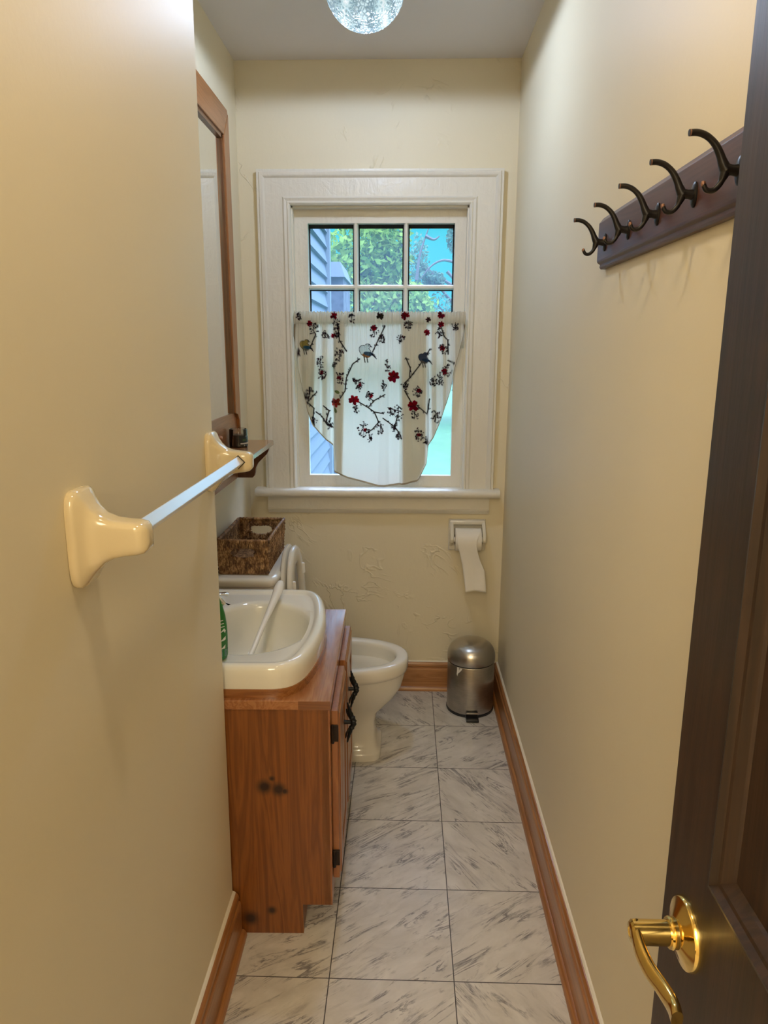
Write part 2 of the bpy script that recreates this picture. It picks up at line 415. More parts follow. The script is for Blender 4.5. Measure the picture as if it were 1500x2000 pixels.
m_stone = N('rough_stone'); m_stone.P(Base_Color=m_stone.ramp(m_stone.noise(m_stone.obj(), 14, 5), [(.35, (.04, .045, .07)), (.7, (.10, .11, .15))]), Roughness=.9)
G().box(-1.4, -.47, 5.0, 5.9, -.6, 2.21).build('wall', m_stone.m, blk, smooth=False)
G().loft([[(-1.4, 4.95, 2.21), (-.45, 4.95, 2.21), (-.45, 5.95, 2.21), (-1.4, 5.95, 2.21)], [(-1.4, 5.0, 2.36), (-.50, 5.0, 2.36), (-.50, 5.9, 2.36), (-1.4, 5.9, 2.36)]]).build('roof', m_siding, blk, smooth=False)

def leaf_mat(name, a, b):
    n = N(name); rnd = n.n('ShaderNodeNewGeometry').outputs['Random Per Island']
    c = n.ramp(rnd, [(0, a), (1, b)])
    d = n.n('ShaderNodeBsdfDiffuse', {'Color': c}); t = n.n('ShaderNodeBsdfTranslucent', {'Color': c})
    n.t.links.new(n.n('ShaderNodeMixShader', {0: .45, 1: d.outputs[0], 2: t.outputs[0]}).outputs[0], n.out.inputs['Surface']); return n.m
lm = [leaf_mat('bright_leaf', (.05, .13, .03), (.30, .44, .10)), leaf_mat('blue_green_leaf', (.045, .13, .10), (.13, .26, .18)), leaf_mat('pale_leaf', (.07, .15, .12), (.18, .30, .22))]
m_bark = plain('grey_bark', (.10, .10, .11), .9)
def tree(base, h, blobs, nleaf, size, mat, label, branches=()):
    r = empty('garden_tree', base, label, 'tree', 'trees beyond the window')
    g = G(); b = Vector(base)
    top = b + Vector((0, 0, h*.75))
    g.tube([b, b+Vector((.05, 0, h*.25)), b+Vector((-.04, .05, h*.5)), top], [h*.035, h*.028, h*.02, h*.006], 8)
    for c, rad in blobs:
        s = b + Vector((0, 0, h*random.uniform(.3, .6))); e = Vector(c)
        m_ = (s+e)/2 + Vector((random.uniform(-.2, .2), random.uniform(-.2, .2), .15))
        g.tube([s, m_, e], [h*.014, h*.009, h*.003], 6)
        for q in range(5):
            d = Vector(rng.normal(size=3)).normalized()*rad[0]*.8
            g.tube([m_.lerp(e, .6), e+d*.5, e+d], [h*.004, h*.003, h*.001], 5)
    for br in branches: g.tube(catmull(br, 5), list(np.linspace(.05, .012, len(catmull(br, 5)))), 6)
    g.build('trunk', m_bark, r)
    P = []; n_each = nleaf//len(blobs)
    for c, rad in blobs:
        d = rng.normal(size=(n_each, 3)); d /= np.linalg.norm(d, axis=1)[:, None]
        P.append(np.array(c)+d*np.array(rad)*(rng.random((n_each, 1))**.45))
    P = np.concatenate(P); n = len(P)
    a = rng.normal(size=(n, 3)); a /= np.linalg.norm(a, axis=1)[:, None]; bb = np.cross(a, rng.normal(size=(n, 3))); bb /= np.linalg.norm(bb, axis=1)[:, None]
    sz = size*rng.uniform(.6, 1.3, (n, 1))
    V = np.stack([P-a*sz, P+bb*sz*.5, P+a*sz, P-bb*sz*.5], 1).reshape(-1, 3) - np.array(base)
    me = bpy.data.meshes.new('foliage'); me.from_pydata(V.tolist(), [], [(4*i, 4*i+1, 4*i+2, 4*i+3) for i in range(n)]); me.materials.append(mat)
    o = bpy.data.objects.new('foliage', me); COL.objects.link(o); o.parent = r; o['kind'] = 'stuff'
    return r
tree((.1, 14, -.6), 7, [((-.9, 13.5, 3.2), (1.1, 1.2, 1.1)), ((-.30, 13.6, 3.5), (.62, 1.1, 1.3)), ((-.3, 13, 2.2), (1.2, 1, .8)), ((.25, 13.6, 2.3), (.5, .8, .6))], 7500, .085, lm[0],
     'large yellow-green tree filling the middle upper pane')
tree((2.4, 16.4, -.6), 6, [((.48, 15.9, 3.5), (.26, .5, .75)), ((2.1, 16.1, 1.9), (1.2, .8, .8)), ((1.34, 15.9, 4.2), (.20, .4, .5)), ((1.0, 15.9, 2.3), (.7, .7, .6)), ((.85, 15.9, 3.15), (.30, .4, .22))], 2600, .06, lm[2],
     'sparse tree with bare twigs against teal sky in the right upper pane',
     branches=[[(2.4, 16.2, 2.0), (1.5, 15.5, 3.3), (1.15, 15.4, 3.55), (.8, 15.4, 3.45), (.5, 15.4, 3.1)], [(1.5, 15.5, 3.3), (1.38, 15.4, 3.9), (1.3, 15.4, 4.5)], [(.42, 15.4, 3.1), (.5, 15.4, 3.7), (.7, 15.4, 4.3)], [(.62, 15.4, 4.1), (.82, 15.4, 4.02), (.95, 15.4, 4.1)], [(1.15, 15.4, 3.3), (1.3, 15.4, 3.12), (1.25, 15.4, 2.95)]])
tree((-.6, 20, -.6), 5, [((-2.2, 19, 1.3), (1.8, 1, 1.1)), ((.2, 19, 1.2), (1.8, 1, 1.1)), ((2.4, 19, 1.3), (1.8, 1, 1.2)), ((4.2, 19, 1.0), (1.8, 1, 1.2))], 9000, .09, lm[1],
     'blue-green hedge-like tree row low behind the lawn')

# ------------------------------------------------------------------ curtain and rod
rod = G().lathe([(0, -.345), (.005, -.345), (.005, .345), (0, .345)], (.067, YB-.045, 1.622), 12, 'X').build('curtain_rod', m_white_pl, loc=(.067, YB-.045, 1.622))
tag(rod, 'thin white rod inside the gathered top of the floral curtain', 'curtain rod')
NX, NY = 440, 440
bx = [573, 580, 584, 590, 595, 601, 606, 612, 625, 640, 651.5, 654, 680, 740, 752, 790, 815, 818, 833, 836, 839, 846, 855, 862, 872, 880, 886, 895, 903, 908]
by = [655, 690, 725, 755, 772, 800, 815, 828, 845, 860, 869, 921, 933, 950, 951, 945, 938, 934, 902, 868, 863, 852, 832, 812, 783, 756, 722, 690, 660, 634]
u = np.linspace(573, 908, NX); zb = np.interp(u, bx, by)
t = np.linspace(0, 1, NY)
PX = np.repeat(u[None, :], NY, 0); PY = 609 + (zb[None, :]-609)*t[:, None]
# folds: displacement towards the room
dk = [573, 583, 590, 598, 606, 616, 626, 636, 646, 652, 656, 668, 690, 715, 740, 754, 760, 770, 781, 784, 792, 805, 820, 834, 838, 846, 852, 860, 868, 876, 884, 892, 900, 908]
dv = [4, 12, 4, 14, 2, 12, 0, 10, -2, 2, 22, 28, 24, 22, 25, 16, 10, 14, 9, 30, 36, 29, 33, 26, 6, 14, 2, 14, 3, 14, 4, 14, 6, 10]
d = np.interp(u, dk, dv)
ker = np.exp(-np.linspace(-2, 2, 9)**2); ker /= ker.sum(); d = np.convolve(np.pad(d, 4, 'edge'), ker, 'valid')/1000
ruf = .0045*np.sin(u*1.15+np.sin(u*.23)*2)+.003*np.sin(u*2.1+1)
py = PY; topw = np.clip((640-py)/30, 0, 1); grow = np.clip((py-600)/140, .25, 1)
D = d[None, :]*grow + ruf[None, :]*(.35+1.6*topw)*np.exp(-np.clip(py-632, 0, 400)/60)
pocket = np.where(py < 631, .010*np.sqrt(np.clip(1-((py-620)/11.5)**2, 0, 1))-.002, 0)
D = D*np.where(py < 631, .35, 1)+pocket
k = .002039*(1+(py-612)*.00016)
X = .0665 + k*(PX-740.5); Z = 1.638-(py-612)*.00206 + np.where(t[:, None] < .01, ruf[None, :]*.6, 0); Y = YB-.047-D
V = np.stack([X, Y, Z], -1).reshape(-1, 3)
# printed pattern (crop units of 4.167 per unit)
CX = (PX-560)*4.1667; CY = (PY-590)*4.1667
colr = np.ones((NY, NX, 3))*np.array([.88, .85, .77])
def dab(mask, c, a=1.0): colr[mask] = colr[mask]*(1-a)+np.array(c)*a
def seg(p, q, w, c):
    x0, x1 = min(p[0], q[0])-w-3, max(p[0], q[0])+w+3; y0, y1 = min(p[1], q[1])-w-3, max(p[1], q[1])+w+3
    idx = np.nonzero((CX > x0) & (CX < x1) & (CY > y0) & (CY < y1))
    if not len(idx[0]): return
    a = np.stack([CX[idx], CY[idx]], -1); p = np.array(p, float); v = np.array(q, float)-p; L2 = v@v+1e-9
    tt = np.clip(((a-p)@v)/L2, 0, 1); dd = np.linalg.norm(a-p-tt[:, None]*v, axis=1)
    al = np.clip((w-dd)/2.0+.5, 0, 1)[:, None]; colr[idx] = colr[idx]*(1-al)+np.array(c)*al
def blob(c, rx, ry, colour, rot=0):
    dx = CX-c[0]; dy = CY-c[1]; ca, sa = math.cos(rot), math.sin(rot)
    dab(((dx*ca+dy*sa)/rx)**2+((-dx*sa+dy*ca)/ry)**2 < 1, colour)
INK = (.028, .022, .03); STEM = (.10, .085, .065); RED = (.33, .012, .03); MAR = (.12, .015, .03)
for br in [[(170,800),(205,760),(245,720)], [(165,800),(225,850),(213,960),(225,1000)], [(240,880),(290,920),(330,985),(385,1010)], [(320,960),(345,870),(300,830)],
           [(440,765),(480,705),(490,600),(540,490),(595,450)], [(590,795),(665,840),(715,875),(790,890)], [(785,928),(880,1000),(930,1070)], [(665,840),(720,780),(800,735)],
           [(715,875),(735,920),(750,960),(700,1020),(650,1050)], [(700,395),(750,290),(800,190)], [(960,640),(1000,600),(1080,500),(1165,370)], [(970,440),(1005,520),(1000,590)],
           [(1060,820),(1140,890),(1150,850),(1160,770)], [(190,360),(235,260)], [(415,170),(430,300),(490,390)], [(1250,180),(1280,270),(1310,300),(1312,410)],
           [(960,700),(1010,790)], [(880,1000),(905,900)], [(1310,460),(1360,480)]]:
    for p_, q_ in zip(br[:-1], br[1:]):
        seg(p_, q_, 4.8, STEM); l_ = math.hypot(q_[0]-p_[0], q_[1]-p_[1]); a_ = math.atan2(q_[1]-p_[1], q_[0]-p_[0])
        for k_ in range(int(l_/26)):
            f_ = random.random(); bx_, by_ = p_[0]+(q_[0]-p_[0])*f_, p_[1]+(q_[1]-p_[1])*f_; b2 = a_+random.choice((-1, 1))*random.uniform(.5, 1.2); m_ = random.uniform(10, 22)
            e_ = (bx_+m_*math.cos(b2), by_+m_*math.sin(b2)); n_ = (bx_+m_*.5*math.cos(b2+.5), by_+m_*.5*math.sin(b2+.5)); w_ = (bx_+m_*.5*math.cos(b2-.5), by_+m_*.5*math.sin(b2-.5))
            for A_, B_ in (((bx_, by_), n_), (n_, e_), ((bx_, by_), w_), (w_, e_)): seg(A_, B_, 1.8, INK)
def cluster(cx, cy, r, tall=1.0):
    for i in range(int(r*.55)+4):
        a = random.uniform(0, 2*PI); rr = r*math.sqrt(random.random())
        x, y = cx+rr*math.cos(a)*.75, cy+rr*math.sin(a)*tall; b = random.uniform(0, 2*PI); l = random.uniform(7, 15)
        ex, ey = x+l*math.cos(b), y+l*math.sin(b)
        if random.random() < .25: blob((x, y), 5, 5, MAR)
        mx, my = (x+ex)/2, (y+ey)/2; nx, ny = -math.sin(b)*l*.28, math.cos(b)*l*.28
        seg((x, y), (mx+nx, my+ny), 1.7, INK); seg((mx+nx, my+ny), (ex, ey), 1.7, INK); seg((x, y), (mx-nx, my-ny), 1.7, INK); seg((mx-nx, my-ny), (ex, ey), 1.7, INK)
    seg((cx, cy-r*tall*.8), (cx, cy+r*tall*.8), 2, INK)
for c in [(190,710,40),(272,480,38,1.7),(290,580,45),(430,420,55),(435,600,48),(405,255,28),(410,180,45),(315,255,35),(680,750,42),(590,660,50),(570,850,36),(630,1020,62),(690,1090,32),(765,1010,36,1.4),
          (850,870,36),(910,880,48,1.3),(1070,1060,55),(1060,710,48),(1270,370,45),(1195,630,45),(1300,540,52),(930,285,38),(775,290,36),(715,230,48),(990,180,42),(1370,190,38),(350,975,46),(915,1080,30),
          (818,500,30,1.6),(220,215,48),(1210,920,56),(95,115,30),(530,130,36),(1130,1110,28),(1040,890,38,1.3),(965,660,34),(165,750,34),(225,960,24,1.6),(1245,610,40,1.4),(1240,240,40),(90,400,30),(560,620,20),(880,1010,36),(790,660,26,1.8),(390,500,26)]: cluster(*c)
def flower(cx, cy, r, c=RED):
    for i in range(7):
        a = i*2*PI/7+random.random(); blob((cx+r*.5*math.cos(a), cy+r*.5*math.sin(a)), r*.5, r*.3, tuple(x*random.uniform(.6, 1.5) for x in c), a)
    for i in range(5):
        a = random.uniform(0, 2*PI); seg((cx, cy), (cx+r*.9*math.cos(a), cy+r*.9*math.sin(a)), 1.6, INK)
for f in [(185,170,24),(385,112,30),(710,205,24),(380,265,22),(550,780,44),(870,590,50),(1030,825,48),(1140,240,27),(1255,175,26),(1255,105,30),(965,110,36),(1265,365,24),(1280,550,28),(430,600,18),(690,745,18),(285,560,18),(1075,700,20),(600,655,15),(640,1025,16),(1075,1060,16)]: flower(*f)
flower(405, 800, 42, (.42, .07, .05)); blob((415, 715), 22, 12, (.30, .34, .16), .4); blob((400, 865), 22, 12, (.30, .34, .16), 1.2)
flower(760, 112, 32, (.07, .05, .03)); flower(1150, 140, 22, (.08, .03, .03))
def bird(cx, cy, s, body, wing, belly):
    blob((cx, cy), 58*s, 40*s, INK, .75); blob((cx, cy), 54*s, 36*s, body, .75)
    blob((cx+10*s, cy+32*s), 34*s, 17*s, belly, .2); blob((cx+28*s, cy+18*s), 42*s, 16*s, wing, .15)
    blob((cx+20*s, cy-42*s), 24*s, 20*s, INK); blob((cx+18*s, cy-40*s), 21*s, 17*s, body); seg((cx+40*s, cy-44*s), (cx+56*s, cy-34*s), 3*s, INK); blob((cx+26*s, cy-44*s), 4*s, 4*s, INK)
    for dx in (-8, 14): seg((cx+dx*s, cy+44*s), (cx+(dx+8)*s, cy+86*s), 4*s, STEM); 
    for k_ in range(3): seg((cx+(50+6*k_)*s, cy+(18+6*k_)*s), (cx+(80+6*k_)*s, cy+(30+14*k_)*s), 3*s, INK)
bird(640, 390, 1.0, (.66, .68, .62), (.10, .16, .20), (.42, .22, .10)); bird(145, 345, .8, (.55, .45, .16), (.08, .20, .27), (.30, .30, .22)); bird(1110, 445, .8, (.13, .16, .22), (.06, .10, .16), (.20, .18, .16))
hem = ((zb[None, :]-PY) < 3.2) | ((PX < 576.5) & (PY > 632)) | ((PX > 905) & (PY > 632)); dab(hem, (.50, .41, .29))
me = bpy.data.meshes.new('floral_curtain')
idx = np.arange(NX*NY).reshape(NY, NX); Fq = np.stack([idx[:-1, :-1], idx[:-1, 1:], idx[1:, 1:], idx[1:, :-1]], -1).reshape(-1, 4)
cl = np.array((.067, YB-.05, 1.62))
me.from_pydata((V-cl).tolist(), [], Fq.tolist())
at_ = me.color_attributes.new('print', 'FLOAT_COLOR', 'POINT'); at_.data.foreach_set('color', np.concatenate([colr.reshape(-1, 3), np.ones((NX*NY, 1))], 1).astype(np.float32).ravel())
me.shade_smooth()
n = N('printed_cotton'); cc = n.n('ShaderNodeAttribute', attribute_name='print').outputs['Color']
weave = n.bump(n.noise(n.obj(), 500, 2), .15, .001)
df = n.n('ShaderNodeBsdfDiffuse', {'Color': cc, 'Normal': weave}); tl = n.n('ShaderNodeBsdfTranslucent', {'Color': cc})
n.t.links.new(n.n('ShaderNodeMixShader', {0: .75, 1: df.outputs[0], 2: tl.outputs[0]}).outputs[0], n.out.inputs['Surface'])
me.materials.append(n.m)
cur = bpy.data.objects.new('curtain', me); COL.objects.link(cur); cur.location = cl
sm_ = cur.modifiers.new('thickness', 'SOLIDIFY'); sm_.thickness = .0006
def cloth_layer(name, p0, p1, ya, off, narrow=0):
    n1 = max(8, int((p1-p0)*1.3)); n2 = 120
    uu = np.linspace(p0, p1, n1); tt = np.linspace(0, 1, n2)
    vv_, ff_ = [], []
    zb_ = np.interp(uu, u, zb)-4; dd = np.interp(uu, u, d)
    for t_ in tt:
        for i_, uq in enumerate(uu):
            yq = ya+(zb_[i_]-ya)*t_; xq = (uq-(p0+p1)/2)*(1-narrow*t_)+(p0+p1)/2
            vv_.append((.0665+.002039*(1+(yq-612)*.00016)*(xq-740.5), YB-.047-dd[i_]*min(1, max(.25, (yq-600)/140))*(1 if yq > 631 else .35)+off, 1.638-(yq-612)*.00206))
    ff_ = [(a*n1+b, a*n1+b+1, (a+1)*n1+b+1, (a+1)*n1+b) for a in range(n2-1) for b in range(n1-1)]
    return G().add(vv_, ff_).build(name, m_lin, cur, angle=180)
nl = N('plain_cotton'); dl_ = nl.n('ShaderNodeBsdfDiffuse', {'Color': (.80, .75, .64)}); tl_ = nl.n('ShaderNodeBsdfTranslucent', {'Color': (.80, .75, .64)})
nl.t.links.new(nl.n('ShaderNodeMixShader', {0: .5, 1: dl_.outputs[0], 2: tl_.outputs[0]}).outputs[0], nl.out.inputs['Surface']); m_lin = nl.m
for k_, (p0, p1, nr) in enumerate([(575, 619, .25), (629, 640, .2), (651, 676, .45), (785, 833, .1), (843, 853, .1), (864, 871, .1), (887, 899, .2)]):
    for q_ in range(2 if k_ in (0, 2, 3) else 1): cloth_layer('folded_layer', p0, p1, 628, .004+.003*q_, nr)
pk = G(); n1 = 300; uu = np.linspace(573, 908, n1)
pk.add([(.0665+.002039*(uq-740.5), YB-.041-.002*math.sin(uq*1.1), 1.638-(yq-612)*.00206) for yq in (611, 621, 631) for uq in uu], [(a*n1+b, a*n1+b+1, (a+1)*n1+b+1, (a+1)*n1+b) for a in range(2) for b in range(n1-1)]).build('rod_pocket_back', m_lin, cur, angle=180)
tag(cur, 'white cafe curtain printed with birds and red blossom over lower window', 'curtain')

# ------------------------------------------------------------------ vanity cabinet, counter, sink
AV = math.radians(1.1); PV = (-.002, -1.084)
def rv(p):
    dx, dy = p[0]-PV[0], p[1]-PV[1]
    return (PV[0]+dx*math.cos(AV)-dy*math.sin(AV), PV[1]+dx*math.sin(AV)+dy*math.cos(AV), p[2])
VX0, VX1, VY0, VY1, VZ = -.476, -.008, -1.081, -.455, .645
van = empty('vanity_cabinet', (-.25, -.77, 0), 'stained pine bathroom vanity cabinet under the white sink', 'cabinet')
side = [(VX0, 0), (-.081, 0), (-.081, .088), (VX1, .088), (VX1, VZ), (VX0, VZ)]
kn = [((.080, -.312, .432), .026), ((.115, -.312, .425), .024), ((.099, -.312, .455), .010), ((.087, -.312, .07), .016), ((.03, -.312, .045), .028), ((.13, -.312, .42), .012)]
m_vside = wood('vanity_knotty_side', (.150, .042, .0065), (.265, .088, .0145), 'Z', 9, .36, knots=kn)
G().prism(side, 'Y', VY0, VY0+.018).build('side_panel', m_vside, van, smooth=False, xf=rv)
G().prism(side, 'Y', VY1-.018, VY1).build('side_panel', m_vanity, van, smooth=False, xf=rv)
G().box(VX1-.018, VX1+.004, VY0, VY0+.04, .088, VZ).box(VX1-.018, VX1+.004, VY1-.04, VY1, .088, VZ).box(VX1-.018, VX1+.004, VY0+.04, VY1-.04, .088, .14).box(VX1-.018, VX1+.004, VY0+.04, VY1-.04, .60, VZ).box(VX1-.018, VX1+.004, -.80, -.735, .14, .60).build('face_frame', m_vdoor, van, smooth=False, xf=rv)
G().box(VX0, VX1-.02, VY0+.018, VY1-.018, .09, .105).build('bottom_shelf', m_vanity, van, smooth=False, xf=rv)
G().box(-.10, -.082, VY0+.018, VY1-.018, 0, .09).build('toe_kick', m_vanity, van, smooth=False, xf=rv)
G().box(VX0, VX0+.008, VY0+.018, VY1-.018, .1, VZ).build('back_panel', m_vanity, van, smooth=False, xf=rv)
def vdoor(y0, y1, hy):
    g = G(); x0, x1, z0, z1 = VX1+.005, VX1+.026, .142, .622
    rr = lambda i, x: [(x, y0+i, z0+i), (x, y1-i, z0+i), (x, y1-i, z1-i), (x, y0+i, z1-i)]
    w = .058
    g.loft([rr(0, x0), rr(0, x1-.006), rr(.004, x1-.004), rr(.009, x1-.003), rr(.012, x1), rr(w, x1), rr(w+.004, x1-.007), rr(w+.012, x1-.008), rr(w+.034, x1-.001)])
    return g.build('door', m_vdoor, van, smooth=False, xf=rv), x1
def handle(door, x1, y, z, flip):
    """black wrought twig pull on one post"""
    g = G(); s = -1 if flip else 1
    g.tube([(x1-.004, y, z), (x1+.016, y, z)], [.0065, .005], 10)
    ax = [(x1+.008, y-.004, z+.060), (x1+.011, y, z+.045), (x1+.015, y+.004, z+.025), (x1+.022, y+.002, z+.008), (x1+.024, y, z-.004), (x1+.017, y-.003, z-.020), (x1+.011, y-.006, z-.040), (x1+.007, y-.010, z-.056)]
    pts = catmull(ax, 4); n_ = len(pts)
    rad = [(.002+.0062*math.sin(PI*(i/(n_-1)))**1.3)*(1+.18*math.sin(i*2.4)) for i in range(n_)]
    g.tube(pts, rad, 10)
    g.tube(catmull([(x1+.015, y+.003, z+.012), (x1+.007, y+.009, z+.022), (x1+.004, y+.012, z+.034)], 4), [.004, .0038, .0035, .003, .003, .0028, .0024, .002, .0012], 8)
    g.tube(catmull([(x1+.016, y-.002, z-.014), (x1+.006, y-.012, z-.026), (x1+.003, y-.016, z-.040)], 4), [.004, .0038, .0035, .003, .003, .0028, .0024, .002, .0012], 8)
    g.build('handle', m_blackiron, door, xf=rv)
d1, dx1 = vdoor(-1.046, -.783, 0); d2, _ = vdoor(-.747, -.480, 0)
handle(d1, dx1, -.864, .491, 0); handle(d2, dx1, -.688, .503, 0)
for z in (.563, .205):
    G().box(VX1+.004, VX1+.022, -1.052, -1.0455, z-.022, z+.022).tube([(VX1+.008, -1.054, z-.025), (VX1+.008, -1.054, z+.025)], .0045, 8).build('hinge', m_hinge, d1, xf=rv, bevel=.001)
for z in (.563, .205):
    G().box(VX1+.004, VX1+.022, -.4795, -.474, z-.022, z+.022).build('hinge', m_hinge, d2, smooth=False, xf=rv)

# sink outline
BC = (-.24, -.78)
half = [(-.474, -1.066), (-.30, -1.0665), (-.20, -1.067), (-.150, -1.066), (-.118, -1.060), (-.092, -1.040), (-.072, -1.000), (-.056, -.930), (-.046, -.850)]
outl = half + [(-.0435, -.776)] + [(x, -1.552-y) for x, y in half[::-1]]
dense = [(p.x, p.y) for p in catmull([(*p, 0) for p in outl], 6)] + [(-.4745, -.60), (-.4745, -.78), (-.4745, -.95)]
NA = 128; ANG = [2*PI*j/NA for j in range(NA)]
def raycast(poly, c=BC):
    out = []
    for a in ANG:
        dx, dy = math.cos(a), math.sin(a); best = None
        for i in range(len(poly)):
            x1, y1 = poly[i]; x2, y2 = poly[(i+1) % len(poly)]; ex, ey = x2-x1, y2-y1
            den = dx*ey-dy*ex
            if abs(den) < 1e-12: continue
            tt = ((x1-c[0])*ey-(y1-c[1])*ex)/den; uu = ((x1-c[0])*dy-(y1-c[1])*dx)/den
            if tt > 0 and -1e-6 <= uu <= 1+1e-6 and (best is None or tt > best): best = tt
        out.append((c[0]+dx*best, c[1]+dy*best))
    return out
OUT = raycast(dense)
def inset(ring, dd):
    n_ = len(ring); o = []
    for i in range(n_):
        a, b = ring[i-1], ring[(i+1) % n_]; tx, ty = b[0]-a[0], b[1]-a[1]; l = math.hypot(tx, ty) or 1
        o.append((ring[i][0]-ty/l*dd, ring[i][1]+tx/l*dd))
    return o
ell = lambda s: [(BC[0]+.158*s*math.cos(a), BC[1]+.190*s*math.sin(a)) for a in ANG]
at_z = lambda r, z: [(x, y, z) for x, y in r]
top = empty('countertop', (-.25, -.77, .645), 'honey-stained wooden vanity countertop with a rounded ring under the sink', 'countertop')
rect = [(VX0, -1.084), (-.002, -1.084), (-.002, -.452), (VX0, -.452)]
RECT = raycast(rect)
for cx, cy in rect:
    j = min(range(NA), key=lambda j: (RECT[j][0]-cx)**2+(RECT[j][1]-cy)**2); RECT[j] = (cx, cy)
hole = ell(1.06)
G().loft([at_z(hole, .645), at_z(RECT, .645), at_z(RECT, .6665), at_z(inset(RECT, .0015), .668), at_z(hole, .668), at_z(hole, .645)], False, False).build('counter_slab', m_vtop_y, top, smooth=False, xf=rv)
m_vtop_d = wood('counter_pine_end', (.16, .055, .018), (.24, .09, .03), 'X', 8, .2, coat=.5)
G().box(-.080, -.0022, -1.0846, -1.0838, .6455, .6675).build('end_grain', m_vtop_d, top, smooth=False, xf=rv)
RG = inset(OUT, -.003)
G().loft([at_z(hole, .668), at_z(RG, .668), at_z(RG, .690), at_z(hole, .690), at_z(hole, .668)], False, False).build('sink_base_ring', wood('counter_ring_pine', (.23, .08, .022), (.36, .15, .045), 'X', 9, .25), top, xf=rv)
sink = empty('sink', (-.25, -.77, .69), 'cream ceramic drop-in sink with stepped rim on wooden vanity', 'sink')
ins = [(0, .6902), (0, .700), (-.002, .722), (0, .738), (.004, .746), (.010, .750), (.020, .7505), (.0265, .749), (.031, .7445), (.035, .7425)]
rings = [at_z(inset(OUT, .012), .6902)] + [at_z(inset(OUT, a), z) for a, z in ins]
bowl = [(1.09, .7415), (1.04, .7405), (1.0, .735), (.975, .724), (.955, .705), (.925, .68), (.87, .645), (.78, .615), (.62, .597), (.4, .588), (.15, .584)]
def blend(i0, a):  # deck between the step and the bowl
    b0 = inset(OUT, .045); e = ell(1.12); return [((1-a)*p[0]+a*q_[0], (1-a)*p[1]+a*q_[1]) for p, q_ in zip(b0, e)]
rings += [at_z(blend(0, .05), .742)] + [at_z(ell(s), z) for s, z in bowl]
under = [(.15, .576), (.4, .580), (.64, .589), (.80, .606), (.90, .64), (.955, .68), (.97, .6902)]
rings += [at_z(ell(s), z) for s, z in under] + [at_z(inset(OUT, .012), .6902)]
G().loft(rings, False, False).build('basin', m_ceramic, sink, xf=rv, angle=80)
G().lathe([(0, 0), (.024, 0), (.024, .003), (.018, .003), (.016, .001), (0, .001)], (BC[0], BC[1], .5845), 24).build('drain', m_chrome, sink, xf=rv)
fau = empty('faucet', (-.42, -.775, .742), 'chrome basin faucet with lever handles on the sink back deck', 'faucet')
G().box(-.445, -.40, -.86, -.69, .7426, .758).build('base_plate', m_chrome, fau, bevel=.006, xf=rv)
G().tube(catmull([(-.422, -.775, .755), (-.422, -.775, .80), (-.40, -.775, .825), (-.35, -.775, .825), (-.325, -.775, .80)], 5), .011, 12).build('spout', m_chrome, fau, xf=rv)
for y, s in ((-.845, 0), (-.705, 1)):
    o = G().lathe([(0, .756), (.017, .756), (.016, .78), (.012, .79), (0, .79)], (-.422, y, 0), 20).build('valve', m_chrome, fau, xf=rv)
    G().tube(catmull([(-.425, y, .786), (-.39, y+.01*s, .792), (-.36, y+.035*s, .794), (-.338, y+.045*s, .790)], 4), [.009]*4+[.0075]*4+[.008, .009, .010, .0105, .009], 10, .6).build('lever', m_chrome, fau, xf=rv)

# toilet brush lying in the sink
br = empty('toilet_brush', (-.22, -.7, .69), 'white plastic brush lying in the sink with its handle up', 'brush')
hp = catmull([(-.207, -.558, .797), (-.209, -.575, .787), (-.2125, -.612, .772), (-.219, -.68, .752), (-.228, -.75, .727), (-.241, -.835, .690), (-.247, -.875, .674)], 5)
hr = np.interp(np.linspace(0, 1, len(hp)), [0, .03, .12, .25, .42, .65, 1], [.002, .008, .0125, .0150, .0115, .0075, .0065])
G().tube(hp, list(hr), 16).build('handle', m_white_pl, br)
G().tube([(-.247, -.875, .674), (-.250, -.893, .668), (-.253, -.915, .660)], [.012, .020, .016], 14).build('brush_head', m_white_pl, br)

# green bottle
bt = empty('cleaner_bottle', (-.308, -1.012, .744), 'green cleaning bottle standing on the sink edge beside the jutting wall', 'bottle')
prof = [(.036, .744), (.041, .747), (.0435, .756), (.0445, .80), (.044, .83), (.041, .858), (.034, .888), (.025, .915), (.016, .935), (.0135, .945), (.0135, .952)]
eo = lambda r, z, f=.62: [(-.308+r*math.cos(a), -1.012+r*f*math.sin(a), z) for a in np.linspace(0, 2*PI, 40, endpoint=False)]
G().loft([eo(r, z) for r, z in prof]).build('bottle_body', plain('green_plastic', (.004, .17, .022), .28, coat=.3), bt)
G().loft([eo(.014, .952, 1), eo(.014, .985, 1), eo(.010, .99, 1)]).build('cap', plain('green_cap', (.01, .26, .05), .35), bt)
def on_bottle(pts, mat, name, off=.0006, part=None):   # pts: list of (angle, z) quads wrapped on the bottle
    g = G()
    for quad in pts:
        vs = []
        for a, z in quad:
            r = np.interp(z, [p[1] for p in prof], [p[0] for p in prof])+off
            vs.append((-.308+r*math.cos(a), -1.012+r*.62*math.sin(a), z))
        g.add(vs, [tuple(range(len(vs)))])
    return g.build(name, mat, part or bt, smooth=False)
mwt = plain('label_white', (.75, .78, .8), .4); mnv = plain('label_navy', (.01, .02, .09), .4); mbl = plain('label_grey_blue', (.16, .27, .36), .4)
def arc(a0, a1, z0, z1): return [(a0, z0), (a1, z0), (a1, z1), (a0, z1)]
A0, A1 = -.72, -.22
on_bottle([arc(A0, A0+.28+.03*i, .848-i*.008, .850-i*.008) for i in range(3)], mwt, 'label_lines')
on_bottle([arc(A0-.2, A1+.1, .814-i*.022, .820-i*.022) for i in range(3)], mnv, 'label_navy_bars')  # navy bars printed behind the lettering
